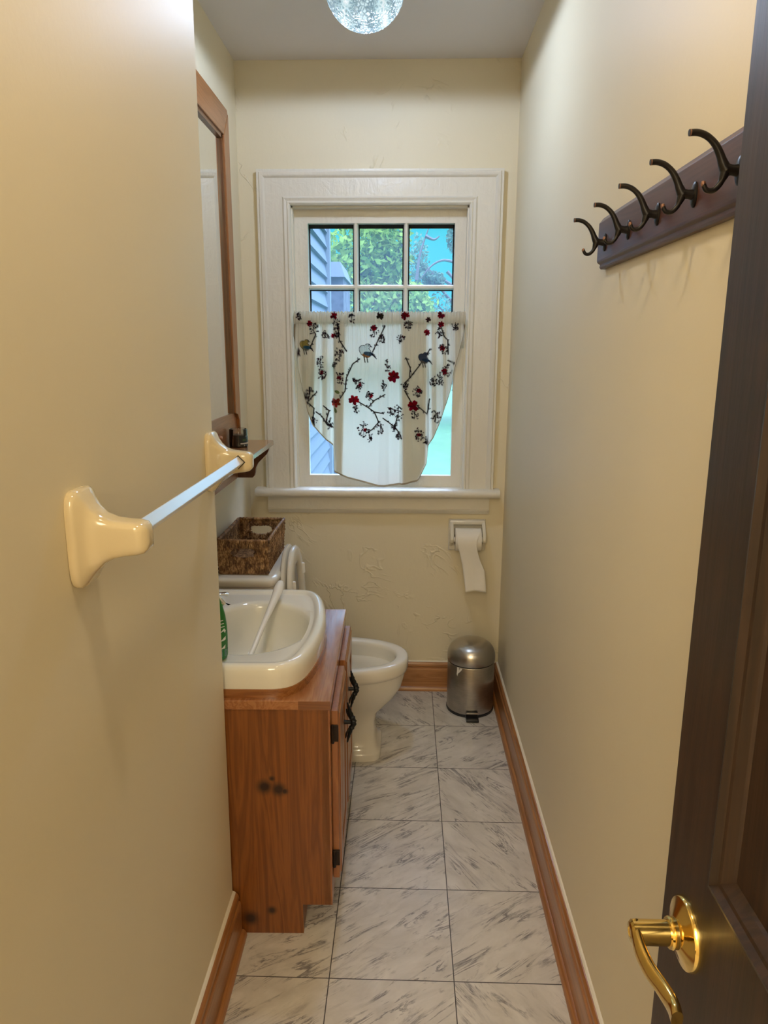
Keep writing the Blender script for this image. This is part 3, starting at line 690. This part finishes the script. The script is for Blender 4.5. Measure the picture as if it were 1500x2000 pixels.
on_bottle([[(A0-.1, .818), (A0+.25, .829), (A0+.40, .822), (A0+.30, .816), (A0+.2, .822)], [(A0-.1, .796), (A0+.35, .808), (A0+.33, .799), (A0+.15, .797)], [(A0-.1, .775), (A0+.3, .786), (A0+.25, .776)]], mwt, 'label_lettering', .0012)
on_bottle([arc(A0-.1, A1-.1, .756+i*.0036, .758+i*.0036) for i in range(5)], mbl, 'label_stripes', .0012)

# ------------------------------------------------------------------ toilet
YT = -.165
toi = empty('toilet', (-.15, YT, 0), 'cream porcelain toilet with raised seat between vanity and far wall', 'toilet')
def egg(xb, xf, hw, z, n_=64, p=2.2):
    cx = xb+(xf-xb)*.45; out = []
    for j in range(n_):
        a = 2*PI*j/n_; c, s_ = math.cos(a), math.sin(a)
        rx = (xf-cx) if c > 0 else (cx-xb)
        e = 2/p if c > 0 else 2/2.6
        out.append((cx+rx*math.copysign(abs(c)**e, c), YT+hw*math.copysign(abs(s_)**e, s_), z))
    return out
def rrect(x0, x1, hw, z, n_=64, p=6):
    cx, rx = (x0+x1)/2, (x1-x0)/2
    return [(cx+rx*math.copysign(abs(math.cos(2*PI*j/n_))**(2/p), math.cos(2*PI*j/n_)), YT+hw*math.copysign(abs(math.sin(2*PI*j/n_))**(2/p), math.sin(2*PI*j/n_)), z) for j in range(n_)]
R = [rrect(-.30, .092, .112, 0), rrect(-.30, .093, .113, .022), rrect(-.298, .090, .110, .030), rrect(-.29, .079, .094, .036), rrect(-.285, .073, .084, .07, p=4.5), rrect(-.28, .070, .078, .13, p=4)]
R += [rrect(-.28, .080, .082, .165, p=3.4), rrect(-.285, .112, .100, .195, p=2.8), egg(-.29, .145, .122, .225), egg(-.295, .168, .140, .265), egg(-.30, .180, .153, .31), egg(-.30, .183, .157, .327), egg(-.30, .1835, .1575, .329), egg(-.30, .190, .163, .333), egg(-.30, .193, .166, .345), egg(-.30, .194, .167, .372), egg(-.298, .191, .164, .381), egg(-.295, .185, .159, .3845)]
R += [egg(-.245, .155, .130, .3845), egg(-.238, .148, .123, .380), egg(-.236, .145, .121, .368), egg(-.238, .147, .122, .345), egg(-.236, .146, .121, .326), egg(-.230, .132, .112, .322), egg(-.225, .118, .104, .30), egg(-.21, .07, .085, .25), egg(-.19, .0, .06, .19), egg(-.17, -.06, .04, .17)]
G().loft(R).build('bowl', m_toilet, toi, angle=60)
G().loft([rrect(-.462, -.28, .19, .39, p=9), rrect(-.465, -.272, .20, .45, p=9), rrect(-.468, -.268, .207, .715, p=9)]).build('tank', m_toilet, toi, angle=50)
G().loft([rrect(-.470, -.262, .214, .713, p=10), rrect(-.472, -.256, .219, .718, p=10), rrect(-.472, -.254, .220, .735, p=10), rrect(-.470, -.258, .217, .7425, p=10), rrect(-.462, -.272, .204, .7455, p=9), rrect(-.45, -.30, .18, .7457, p=9)]).build('tank_lid', m_toilet, toi, angle=60)
G().box(-.345, -.215, YT-.155, YT+.155, .36, .3845).build('hinge_deck', m_toilet, toi, bevel=.008)
tilt = math.radians(2.5); HX, HZ = -.217, .398
def raised(u_, v_, w_):   # u along seat length up, v sideways, w thickness towards room
    return (HX-u_*math.sin(tilt)+w_*math.cos(tilt), YT+v_, HZ+u_*math.cos(tilt)+w_*math.sin(tilt))
def seg_ring(L_, hw, i, w_, n_=64, u0=0.0):
    cu = L_*.45; o = []
    for j in range(n_):
        a = 2*PI*j/n_; c, s_ = math.cos(a), math.sin(a); ru = (L_-cu-i) if c > 0 else (cu-i-u0); e = 1/1.1
        o.append(raised(cu+ru*math.copysign(abs(c)**e, c), (hw-i)*math.copysign(abs(s_)**e, s_), w_))
    return o
G().loft([seg_ring(.405, .166, .004, -.026), seg_ring(.405, .168, 0, -.022), seg_ring(.405, .168, 0, -.014), seg_ring(.405, .168, .006, -.010)]).build('seat_lid', m_seat, toi, angle=50)
G().loft([seg_ring(.40, .165, .002, -.002), seg_ring(.40, .165, 0, .004), seg_ring(.40, .165, .004, .013), seg_ring(.40, .165, .012, .016), seg_ring(.40, .165, .052, .016, u0=.03), seg_ring(.40, .165, .060, .012, u0=.03), seg_ring(.40, .165, .062, .004, u0=.03), seg_ring(.40, .165, .058, -.002, u0=.03), seg_ring(.40, .165, .002, -.002)], False, False).build('seat', m_seat, toi, angle=50)
for v_, u_ in ((.115, .285), (-.115, .285), (.125, .13), (-.125, .13)):
    g = G(); r_ = lambda i, w_: [raised(u_+a, v_+b, w_) for a, b in ((-.02+i, -.006+i), (.02-i, -.006+i), (.02-i, .006-i), (-.02+i, .006-i))]
    g.loft([r_(0, .014), r_(0, .022), r_(.002, .025)]).build('bumper', m_white_pl, toi, bevel=.001)
for v_ in (-.08, .08):
    G().lathe([(0, -.02), (.011, -.02), (.011, .02), (0, .02)], (HX+.002, YT+v_, .396), 16, 'Y').build('seat_hinge', m_seat, toi)
g = G().lathe([(0, 0), (.012, 0), (.012, .010), (0, .010)], (-.266, YT-.15, .66), 16, 'X').tube([(-.254, YT-.15, .66), (-.252, YT-.10, .652), (-.252, YT-.07, .648)], [.006, .006, .008], 10); g.build('flush_lever', m_chrome, toi)

# ------------------------------------------------------------------ basket on the tank
bas = empty('wicker_basket', (-.37, -.165, .746), 'brown woven seagrass basket with cut-out handles on toilet tank', 'basket')
def weave_wall(c0, c1, c2, c3, hole=None, res=.0016):
    """grid between bottom edge c0-c1 and top edge c3-c2 (outer side), real over-under relief"""
    c0, c1, c2, c3 = (np.array(c, float) for c in (c0, c1, c2, c3))
    Lw = np.linalg.norm(c1-c0); H = np.linalg.norm(c3-c0); nu, nv = int(Lw/res), int(H/res)
    uu, vv = np.meshgrid(np.linspace(0, 1, nu+1), np.linspace(0, 1, nv+1))
    P = (c0*(1-uu)[..., None]+c1*uu[..., None])*(1-vv)[..., None]+(c3*(1-uu)[..., None]+c2*uu[..., None])*vv[..., None]
    nrm = np.cross(c1-c0, c3-c0); nrm /= np.linalg.norm(nrm)
    a = uu*Lw/.0062; b = vv*H/.0120; row = np.floor(b)
    hgt = .0036*np.abs(np.sin(PI*b))**.5*(.5+.5*np.cos(2*PI*(a+.5*row)+1.2*np.sin(b*2.2)))+.0008*np.sin(a*3+b*4+np.sin(b*3))
    hgt += rng.normal(0, .0004, hgt.shape)
    P = P+nrm*hgt[..., None]
    F = []
    for j in range(nv):
        for i in range(nu):
            if hole:
                x, y = (i+.5)/nu*Lw-Lw/2, (j+.5)/nv*H-hole[2]
                if (abs(x)/hole[0])**4+(abs(y)/hole[1])**4 < 1: continue
            k_ = j*(nu+1)+i; F.append((k_, k_+1, k_+nu+2, k_+nu+1))
    return P.reshape(-1, 3).tolist(), F
zb0, zt0 = .748, .866
b_ = dict(x0=-.446, x1=-.336, y0=-.327, y1=-.035); t_ = dict(x0=-.461, x1=-.284, y0=-.345, y1=-.012)
b_ = dict(x0=-.457, x1=-.291, y0=-.339, y1=-.018)
Bc = [(b_['x0'], b_['y0'], zb0), (b_['x1'], b_['y0'], zb0), (b_['x1'], b_['y1'], zb0), (b_['x0'], b_['y1'], zb0)]
Tc = [(t_['x0'], t_['y0'], zt0), (t_['x1'], t_['y0'], zt0), (t_['x1'], t_['y1'], zt0), (t_['x0'], t_['y1'], zt0)]
for i in range(4):
    j = (i+1) % 4; hole = (.039, .0165, .077) if i in (0, 2) else None
    vs, fs = weave_wall(Bc[i], Bc[j], Tc[j], Tc[i], hole)
    o = G().add(vs, fs).build('woven_side', m_basket, bas, angle=180)
    s_ = o.modifiers.new('thickness', 'SOLIDIFY'); s_.thickness = .007; s_.offset = -1
G().box(b_['x0']+.001, b_['x1']-.001, b_['y0']+.001, b_['y1']-.001, zb0-.0015, zb0+.006).build('woven_base', m_basket, bas, smooth=False)
g = G(); loop = []
for i in range(4):
    a, b = Vector(Tc[i]), Vector(Tc[(i+1) % 4]); n_ = int((b-a).length/.004)
    loop += [a.lerp(b, k_/n_) for k_ in range(n_)]
cm = Vector((-.37, -.18, zt0)); loop = [p+(cm-p).normalized()*.004 for p in loop]; loop.append(loop[0])
rad = [.0058*(1+.16*math.sin(k_*1.9)) for k_ in range(len(loop))]
g.tube(loop, rad, 8).build('braided_rim', m_basket, bas)

# ------------------------------------------------------------------ towel bar on the jutting wall
tb = empty('towel_bar', (xl(1.26), -1.45, 1.26), 'almond ceramic towel bar with square metal rail on left wall', 'towel bar')
BX, BZ = -.186, 1.262
def post(yc, s):
    XW = xl(1.26)+.0005; rings = []
    # (distance from wall, half width y, half height up, half height down)
    pr = [(0, .037, .063, .066), (.004, .038, .064, .067), (.009, .0375, .0635, .0665), (.013, .034, .060, .063), (.018, .0285, .050, .055), (.026, .0245, .038, .045), (.036, .0225, .029, .035), (.050, .0215, .0235, .028), (.066, .021, .0215, .025), (.080, .0205, .0205, .0235), (.089, .0185, .0185, .021), (.094, .013, .0135, .0155), (.0955, .005, .006, .007)]
    for dxx, hy, hu, hd in pr:
        ring = []
        for j in range(48):
            a = 2*PI*j/48; e = 2/4.5; c, s2 = math.cos(a), math.sin(a)
            hz = hu if s2 > 0 else hd
            ring.append((XW+dxx, yc+hy*math.copysign(abs(c)**e, c), BZ+hz*math.copysign(abs(s2)**e, s2)))
        rings.append(ring)
    return G().loft(rings).build('post', m_towel_post, tb, angle=70)
post(-1.775, 1); post(-1.128, -1)
hh = .0132
G().loft([[(BX+hh, y, BZ), (BX, y, BZ+hh), (BX-hh, y, BZ), (BX, y, BZ-hh)] for y in (-1.775, -1.128)]).build('rail', m_steelbar, tb, smooth=False, bevel=.0015)
for y in (-1.775+.0205, -1.128-.0205):
    q_ = hh*1.16; G().loft([[(BX+q_, y+k_, BZ), (BX, y+k_, BZ+q_), (BX-q_, y+k_, BZ), (BX, y+k_, BZ-q_)] for k_ in (-.0006, .0006)]).build('socket_gap', m_dark, tb, smooth=False)

# ------------------------------------------------------------------ mirror with shelf on the left wall
mir = empty('mirror', (XL, -.3, 1.14), 'pine framed wall mirror with a bracketed shelf above the toilet', 'mirror')
MY0, MY1, MZ0, MZ1 = -.78, .108, 1.145, 2.322; MX = XL+.023; fwid = .072
ch = .012
G().prism([(MY1-fwid, 1.262), (MY1-fwid, MZ1-.095), (MY1-.004, MZ1-.012), (MY1, MZ1-ch-.012), (MY1, MZ0)] + [(MY1-.012, MZ0), (MY1-.012, 1.20), (MY1-.020, 1.235), (MY1-.040, 1.256)], 'X', XL, MX).build('frame_stile', m_mirror_z, mir, smooth=False, bevel=.002)
G().prism([(MY0+fwid, 1.262), (MY0+fwid, MZ1-.095), (MY0+.004, MZ1-.012), (MY0, MZ1-ch-.012), (MY0, MZ0)], 'X', XL, MX).build('frame_stile', m_mirror_z, mir, smooth=False, bevel=.002)
G().prism([(MY0+fwid, MZ1-.095), (MY1-fwid, MZ1-.095), (MY1-.004, MZ1-.012), (MY1-ch, MZ1), (MY0+ch, MZ1), (MY0+.004, MZ1-.012)], 'X', XL, MX-.001).build('frame_top_rail', m_mirror_y, mir, smooth=False, bevel=.002)
g = G(); xi = XL+.016
for q_, (a, b, c, d_) in enumerate([(MY0+fwid, MY0+fwid+.014, 1.262, MZ1-.095), (MY1-fwid-.014, MY1-fwid, 1.262, MZ1-.095), (MY0+fwid, MY1-fwid, MZ1-.109, MZ1-.095)]): g.box(XL, xi, a, b, c, d_)
g.build('inner_bead', wood('mirror_bead_dark', (.12, .045, .016), (.2, .08, .03), 'Z', 12), mir, smooth=False)
G().box(XL+.002, XL+.007, MY0+fwid, MY1-fwid, 1.25, MZ1-.09).build('mirror_glass', m_mirror, mir, smooth=False)
G().box(XL, XL+.011, MY0+.01, MY1-.011, 1.01, 1.262).build('lower_panel', m_mirror_y, mir, smooth=False)
SZ = 1.147
shp = [(XL, -.80), (-.36, -.80), (-.349, -.79), (-.345, -.775), (-.345, .140), (-.348, .153), (-.36, .160), (XL, .160)]
G().prism(shp, 'Z', SZ-.019, SZ).build('shelf', m_shelf, mir, smooth=False, bevel=.003)
brk = [(XL+.011, SZ-.019), (-.352, SZ-.019), (-.354, SZ-.032), (-.362, SZ-.046), (-.378, SZ-.062), (-.396, SZ-.080), (-.406, SZ-.100), (-.408, SZ-.118), (-.412, SZ-.130), (-.420, SZ-.138), (XL+.011, SZ-.138)]
for y in (.085, -.74): G().prism(brk, 'Y', y-.009, y+.009).build('bracket', wood('bracket_dark_pine', (.10, .03, .011), (.17, .06, .02), 'Z', 12), mir, smooth=False)
G().lathe([(0, 0), (.008, 0), (.008, .006), (.005, .012), (0, .013)], (XL+.011, -.185, 1.195), 16, 'X').build('peg', m_mirror_z, mir)
jar = empty('candle_jar', (-.437, -.06, SZ), 'small dark candle in a clear glass jar on mirror shelf', 'candle')
JC = (-.437, -.06, SZ); JR = .0335
G().lathe([(JR-.004, 0), (JR, .003), (JR, .066), (JR-.0025, .068), (JR-.004, .066), (JR-.004, .006), (0, .006)], JC, 40).build('jar', m_jar, jar)
G().lathe([(0, .0065), (JR-.0042, .0065), (JR-.0042, .044), (JR-.007, .0465), (0, .046)], JC, 40).build('wax', plain('dark_wax', (.005, .004, .006), .3), jar)
G().tube([(JC[0], JC[1], SZ+.045), (JC[0]+.002, JC[1], SZ+.056)], .001, 6).build('wick', m_paper, jar)
def jl(a0, a1, z0, z1, mat, name, off):
    n_ = 14; vs = []; 
    for k_ in range(n_+1):
        a = a0+(a1-a0)*k_/n_
        for z in (z0, z1): vs.append((JC[0]+(JR+off)*math.cos(a), JC[1]+(JR+off)*math.sin(a), SZ+z))
    G().add(vs, [(2*k_, 2*k_+2, 2*k_+3, 2*k_+1) for k_ in range(n_)]).build(name, mat, jar)
jl(-1.25, .5, .012, .043, plain('dark_label', (.012, .018, .018), .35), 'label', .0004)
jl(-1.15, .3, .014, .019, plain('cream_label_line', (.6, .52, .42), .5), 'label_line', .0008)
jl(-.9, -.5, .025, .033, plain('label_green', (.05, .09, .03), .5), 'label_mark', .0008)

# ------------------------------------------------------------------ coat rack on the right wall
RX = XR-.019
rack = empty('coat_rack', (XR, -1.45, 1.72), 'dark mahogany rail with five black double hooks on right wall', 'coat rack')
rp = [(XR, 1.668), (RX+.009, 1.668), (RX+.006, 1.672), (RX+.007, 1.677), (RX+.001, 1.681), (RX, 1.685), (RX, 1.760), (RX+.004, 1.765), (RX+.007, 1.769), (RX+.010, 1.772), (XR, 1.772)]
G().prism(rp, 'Y', -1.90, -1.050).build('board', m_rack, rack, smooth=False, bevel=.001)
def hook(y):
    g = G(); z = 1.715; X0 = RX
    g.lathe([(0, 0), (.0165, 0), (.0165, -.002), (.013, -.004), (0, -.0042)], (X0, y, z), 20, 'X')
    for v_ in range(len(g.v)-5*20, len(g.v)):     # the base is a tall oval
        p = g.v[v_]; g.v[v_] = (p[0], y+(p[1]-y)*.62, z+(p[2]-z)*1.05)
    g.tube([(X0-.003, y, z), (X0-.010, y, z+.0005), (X0-.018, y, z+.001)], [.0075, .0062, .0075], 12)
    pts = catmull([(X0-.0175, y, z+.0), (X0-.0225, y, z+.009), (X0-.027, y, z+.019), (X0-.034, y, z+.030), (X0-.044, y, z+.0385), (X0-.055, y, z+.0425), (X0-.066, y, z+.0425)], 5)
    g.tube(pts, list(np.interp(np.linspace(0, 1, len(pts)), [0, .25, .6, 1], [.0075, .0052, .0040, .0040])), 10, 1.0)
    low = catmull([(X0-.0175, y, z+.002), (X0-.0205, y, z-.008), (X0-.024, y, z-.016), (X0-.031, y, z-.0225), (X0-.039, y, z-.022), (X0-.0435, y, z-.015)], 5)
    g.tube(low, list(np.interp(np.linspace(0, 1, len(low)), [0, .3, 1], [.0075, .0038, .0030])), 10)
    o = g.build('hook', m_iron, rack)
    G().lathe([(.0042, 0), (.0042, .0015), (.002, .004), (0, .0043)], (X0-.0655, y, z+.0425), 12, 'X').build('hook_tip', m_copper, o)
    p = G(); p.lathe([(0, -.004), (.0022, -.003), (.0033, 0), (.0022, .003), (0, .0035)], (X0-.0435, y, z-.0150), 10); p.build('hook_tip', m_copper, o)
for y in (-1.109, -1.269, -1.425, -1.577, -1.719): hook(y)

# ------------------------------------------------------------------ entrance door with brass lever
XD = .478; DY1 = -1.955; DY0 = -2.655
dr = G()
stw = .103
dr.box(XD, XD+.036, DY1-stw, DY1, .01, 2.03).box(XD, XD+.036, DY0, DY0+.11, .01, 2.03)
zr = .985      # top of the lock rail
dr.box(XD, XD+.036, DY0+.11, DY1-stw, .78, zr).box(XD, XD+.036, DY0+.11, DY1-stw, .01, .22).box(XD, XD+.036, DY0+.11, DY1-stw, 1.92, 2.03)
door = dr.build('door_1', m_door, smooth=False, kind='structure', loc=(XD, DY0, 0))
door['label'] = 'dark stained panelled entrance door standing open against the right wall'; door['category'] = 'door'
for z0, z1 in ((zr, 1.92), (.22, .78)):
    G().box(XD+.013, XD+.023, DY0+.105, DY1-stw+.005, z0-.005, z1+.005).build('door_panel', m_door, door, smooth=False)
    rr = lambda i, x: [(x, DY0+.11+i, z0+i), (x, DY1-stw-i, z0+i), (x, DY1-stw-i, z1-i), (x, DY0+.11+i, z1-i)]
    G().loft([rr(0, XD+.014), rr(0, XD-.002), rr(.006, XD-.004), rr(.011, XD+.002), rr(.015, XD+.003), rr(.022, XD+.010), rr(.025, XD+.014), rr(0, XD+.014)], False, False).build('panel_molding', m_door, door, smooth=False)
HY, HZ2 = -2.0215, .896
lv = G().lathe([(0, 0), (.037, 0), (.037, -.003), (.0355, -.0055), (.033, -.006), (.026, -.0085), (.016, -.0125), (.0155, -.016), (.0165, -.018), (.0155, -.020), (0, -.020)], (XD, HY, HZ2), 48, 'X').build('rosette', m_brass, door, angle=35)
G().lathe([(0, -.018), (.0128, -.018), (.0128, -.051), (.0125, -.0575), (.010, -.060), (.006, -.0605), (.0045, -.058), (0, -.058)], (XD, HY, HZ2), 40, 'X').build('lever_neck', m_brass, lv, angle=35)
# lever runs back towards the hinge: ribbon that waves away and returns
lp = catmull([(XD-.054, HY+.004, HZ2+.001), (XD-.055, HY-.018, HZ2-.004), (XD-.052, HY-.038, HZ2-.008), (XD-.046, HY-.060, HZ2-.009), (XD-.043, HY-.080, HZ2-.008), (XD-.045, HY-.097, HZ2-.006)], 6)
rings = []
for i, p in enumerate(lp):
    tq = i/(len(lp)-1); hz = np.interp(tq, [0, .15, .5, .9, 1], [.0125, .0118, .0100, .0105, .0085]); th = .0056
    rings.append([(p.x+th*math.copysign(abs(math.cos(a))**.8, math.cos(a)), p.y, p.z+hz*math.copysign(abs(math.sin(a))**.8, math.sin(a))) for a in np.linspace(0, 2*PI, 24, endpoint=False)])
G().loft(rings).build('lever', m_brass, lv, angle=50)

# ------------------------------------------------------------------ paper holder and roll
th_ = empty('toilet_paper_holder', (.443, YB, .72), 'cream ceramic paper holder on far wall under the window', 'paper holder')
tpx0, tpx1, tpz0, tpz1 = .364, .523, .652, .792
m_tp = plain('holder_ceramic', (.72, .68, .58), .12, coat=.3)
G().box(tpx0, tpx1, YB-.010, YB+.001, tpz0, tpz1).build('back_plate', m_tp, th_, bevel=.006, segs=3)
G().box(tpx0+.004, tpx1-.004, YB-.034, YB-.006, tpz1-.022, tpz1-.001).build('top_hood', m_tp, th_, bevel=.007, segs=3)
for x in (tpx0+.012, tpx1-.012):
    arm = [(YB-.004, .788), (YB-.03, .786), (YB-.062, .760), (YB-.080, .735), (YB-.084, .718), (YB-.076, .702), (YB-.058, .700), (YB-.03, .690), (YB-.004, .665)]
    G().prism(arm, 'X', x-.008, x+.008).build('arm', m_tp, th_, bevel=.005, segs=3)
RC = (.4435, YB-.067, .717)
G().lathe([(0, -.072), (.0085, -.072), (.0085, -.060), (.012, -.060), (.012, .060), (.0085, .060), (.0085, .072), (0, .072)], RC, 20, 'X').build('roller', m_white_pl, th_)
rl = empty('toilet_paper', RC, 'white toilet paper roll with a loose sheet hanging down', 'toilet paper')
G().lathe([(.020, -.054), (.047, -.054), (.048, -.053), (.048, .053), (.047, .054), (.020, .054), (.020, -.054)], RC, 48, 'X').build('roll', m_paper, rl, angle=50)
G().lathe([(.0195, -.055), (.021, -.055), (.021, .055), (.0195, .055), (.0195, -.055)], RC, 24, 'X').build('core', plain('cardboard', (.35, .25, .15), .8), rl)
g = G(); rows = []
for i in range(40):
    tq = i/39
    if tq < .35:
        a = PI/2+(tq/.35)*PI*.55; rr_ = .0488+.004*tq; cy, cz = RC[1]+rr_*math.cos(a), RC[2]+rr_*math.sin(a); drift = 0
    else:
        s_ = (tq-.35)/.65; a = PI/2+PI*.55
        cy = RC[1]-.0500+.008*math.sin(s_*3)-.006*s_; cz = RC[2]-.008-.203*s_; drift = .034*s_**.8
    wl, wr = -.053+.010*np.clip(tq*2-.3, 0, 1)+drift, .053-.022*np.clip(math.sin(PI*np.clip((tq-.12)/.6, 0, 1)), 0, 1)+drift*.75
    rows.append([(RC[0]+wl+(wr-wl)*j/16, cy+.003*math.sin(j*.55+tq*4)*np.clip(tq*2-.5, 0, 1), cz-(.006*(j/16-.5)**2*4*(tq > .95))) for j in range(17)])
vs = [p for r_ in rows for p in r_]; fs = [(i*17+j, i*17+j+1, (i+1)*17+j+1, (i+1)*17+j) for i in range(39) for j in range(16)]
o = g.add(vs, fs).build('loose_sheet', m_paper, rl, angle=180); sm2 = o.modifiers.new('t', 'SOLIDIFY'); sm2.thickness = .0006

# ------------------------------------------------------------------ pedal bin
TC = (.462, .166, 0)
bin_ = empty('pedal_bin', TC, 'brushed steel pedal bin in the corner below the paper roll', 'trash can')
G().lathe([(0, .010), (.098, .010), (.0985, .013), (.0985, .216), (.097, .219), (.094, .219), (.094, .02), (0, .02)], TC, 72).build('body', m_steel, bin_)
G().lathe([(0, 0), (.099, 0), (.1005, .004), (.1005, .011), (.098, .0125), (0, .0125)], TC, 72).build('base_ring', m_black, bin_)
G().lathe([(.094, .219), (.0965, .219), (.0965, .224), (.094, .224)], TC, 72).build('lid_gap', m_black, bin_)
G().lathe([(.099, .224), (.1005, .226), (.1005, .244), (.0985, .259), (.0935, .273), (.083, .288), (.066, .300), (.044, .3075), (.022, .311), (0, .312)], TC, 72).build('lid', m_lid, bin_)
pd = G().box(TC[0]-.026, TC[0]+.026, .022, .075, .004, .013).build('pedal', m_black, bin_, bevel=.002)
G().box(TC[0]-.024, TC[0]+.024, .060, .0668, .013, .030).build('pedal_slot', m_black, bin_, smooth=False)
G().box(TC[0]-.024, TC[0]+.024, .052, .062, .024, .028).build('pedal_lip', m_steel, bin_, smooth=False)
def bp_(a, z): return (TC[0]+.0992*math.cos(a), TC[1]+.0992*math.sin(a), z)
pp = [(-2.28, .219), (-2.02, .216), (-2.10, .203), (-2.22, .190), (-2.235, .178), (-2.29, .186), (-2.27, .203)]
G().add([bp_(*p) for p in pp], [tuple(range(len(pp)))]).build('torn_sticker', plain('sticker_paper', (.72, .70, .68), .6), bin_, smooth=False)

# ------------------------------------------------------------------ ceiling lights
def globe_mat():
    n = N('pressed_glass_globe'); v = n.obj()
    vo = n.n('ShaderNodeTexVoronoi', {'Vector': v, 'Scale': 34.0}, feature='F1')
    ed = n.n('ShaderNodeTexVoronoi', {'Vector': v, 'Scale': 95.0}, feature='DISTANCE_TO_EDGE').outputs['Distance']
    df = n.n('ShaderNodeVectorMath', operation='SUBTRACT'); n.set(df.inputs[0], n.map(v, (34, 34, 34))); n.set(df.inputs[1], n.n('ShaderNodeVectorMath', operation='SCALE').outputs[0])
    sc_ = df.inputs[1].links[0].from_node; n.set(sc_.inputs[0], vo.outputs['Position']); sc_.inputs['Scale'].default_value = 1.0
    sx = n.n('ShaderNodeSeparateXYZ', {'Vector': df.outputs[0]})
    ang = n.math('ARCTAN2', sx.outputs[2], sx.outputs[0])
    ray = n.math('ABSOLUTE', n.math('SINE', n.math('MULTIPLY', ang, 5.0)))
    star = n.math('ADD', n.math('MULTIPLY', ray, .55), n.math('ADD', n.math('MULTIPLY', vo.outputs['Distance'], .25), n.math('MULTIPLY', ed, .8)))
    c = n.ramp(star, [(.12, (1.0, 1.0, 1.0)), (.36, (.55, .78, .82)), (.66, (.10, .20, .26)), (.9, (.7, .9, .95))])
    em = n.n('ShaderNodeEmission', {'Color': c, 'Strength': 1.0})
    gl = n.n('ShaderNodeBsdfGlossy', {'Color': (.9, .95, 1), 'Roughness': .28, 'Normal': n.bump(star, .9, .01)})
    tp = n.n('ShaderNodeBsdfTransparent')
    a = n.n('ShaderNodeMixShader', {0: .09, 1: em.outputs[0], 2: gl.outputs[0]})
    b = n.n('ShaderNodeMixShader', {0: .25, 1: a.outputs[0], 2: tp.outputs[0]})
    n.t.links.new(b.outputs[0], n.out.inputs['Surface']); return n.m
m_globe = globe_mat()
nb_ = N('warm_bulb'); e_ = nb_.n('ShaderNodeEmission', {'Color': (1, .82, .62), 'Strength': 14}); nb_.t.links.new(e_.outputs[0], nb_.out.inputs['Surface'])
def globe_light(c, label):
    r = empty('ceiling_light', (c[0], c[1], ZC), label, 'ceiling light', 'glass globe ceiling lights')
    R0 = .112; prof = []
    for k_ in range(0, 25):
        a = -PI/2+(PI/2+.72)*k_/24; prof.append((R0*math.cos(a), R0*math.sin(a)))
    g = G(); g.lathe(prof, (c[0], c[1], c[2]+.02), 96); g.f = [f for f in g.f if len(f) == 4]
    # pressed facets
    for i, p in enumerate(g.v):
        d_ = Vector(p)-Vector((c[0], c[1], c[2]+.02)); a = math.atan2(d_.y, d_.x); e2 = math.asin(max(-1, min(1, d_.z/R0)))
        s_ = 1+.011*math.cos(a*24)*math.cos(e2*22)
        g.v[i] = tuple(Vector((c[0], c[1], c[2]+.02))+d_*s_)
    g.build('globe', m_globe, r, angle=180)
    G().lathe([(0, ZC), (.098, ZC), (.098, ZC-.010), (.090, ZC-.016), (0, ZC-.016)], (c[0], c[1], 0), 48).build('canopy', m_brass, r)
    G().lathe([(0, ZC-.012), (.014, ZC-.016), (.014, ZC-.045), (.026, ZC-.062), (.030, ZC-.075), (.024, ZC-.092), (0, ZC-.10)], (c[0]-.015, c[1], 0), 24).build('bulb', nb_.m, r)
    return r
globe_light((LAMP_FAR[0], LAMP_FAR[1], 2.461), 'round pressed-glass ceiling light near the window, glowing')
globe_light((LAMP_NEAR[0], LAMP_NEAR[1], 2.452), 'round pressed-glass ceiling light near the entrance door')
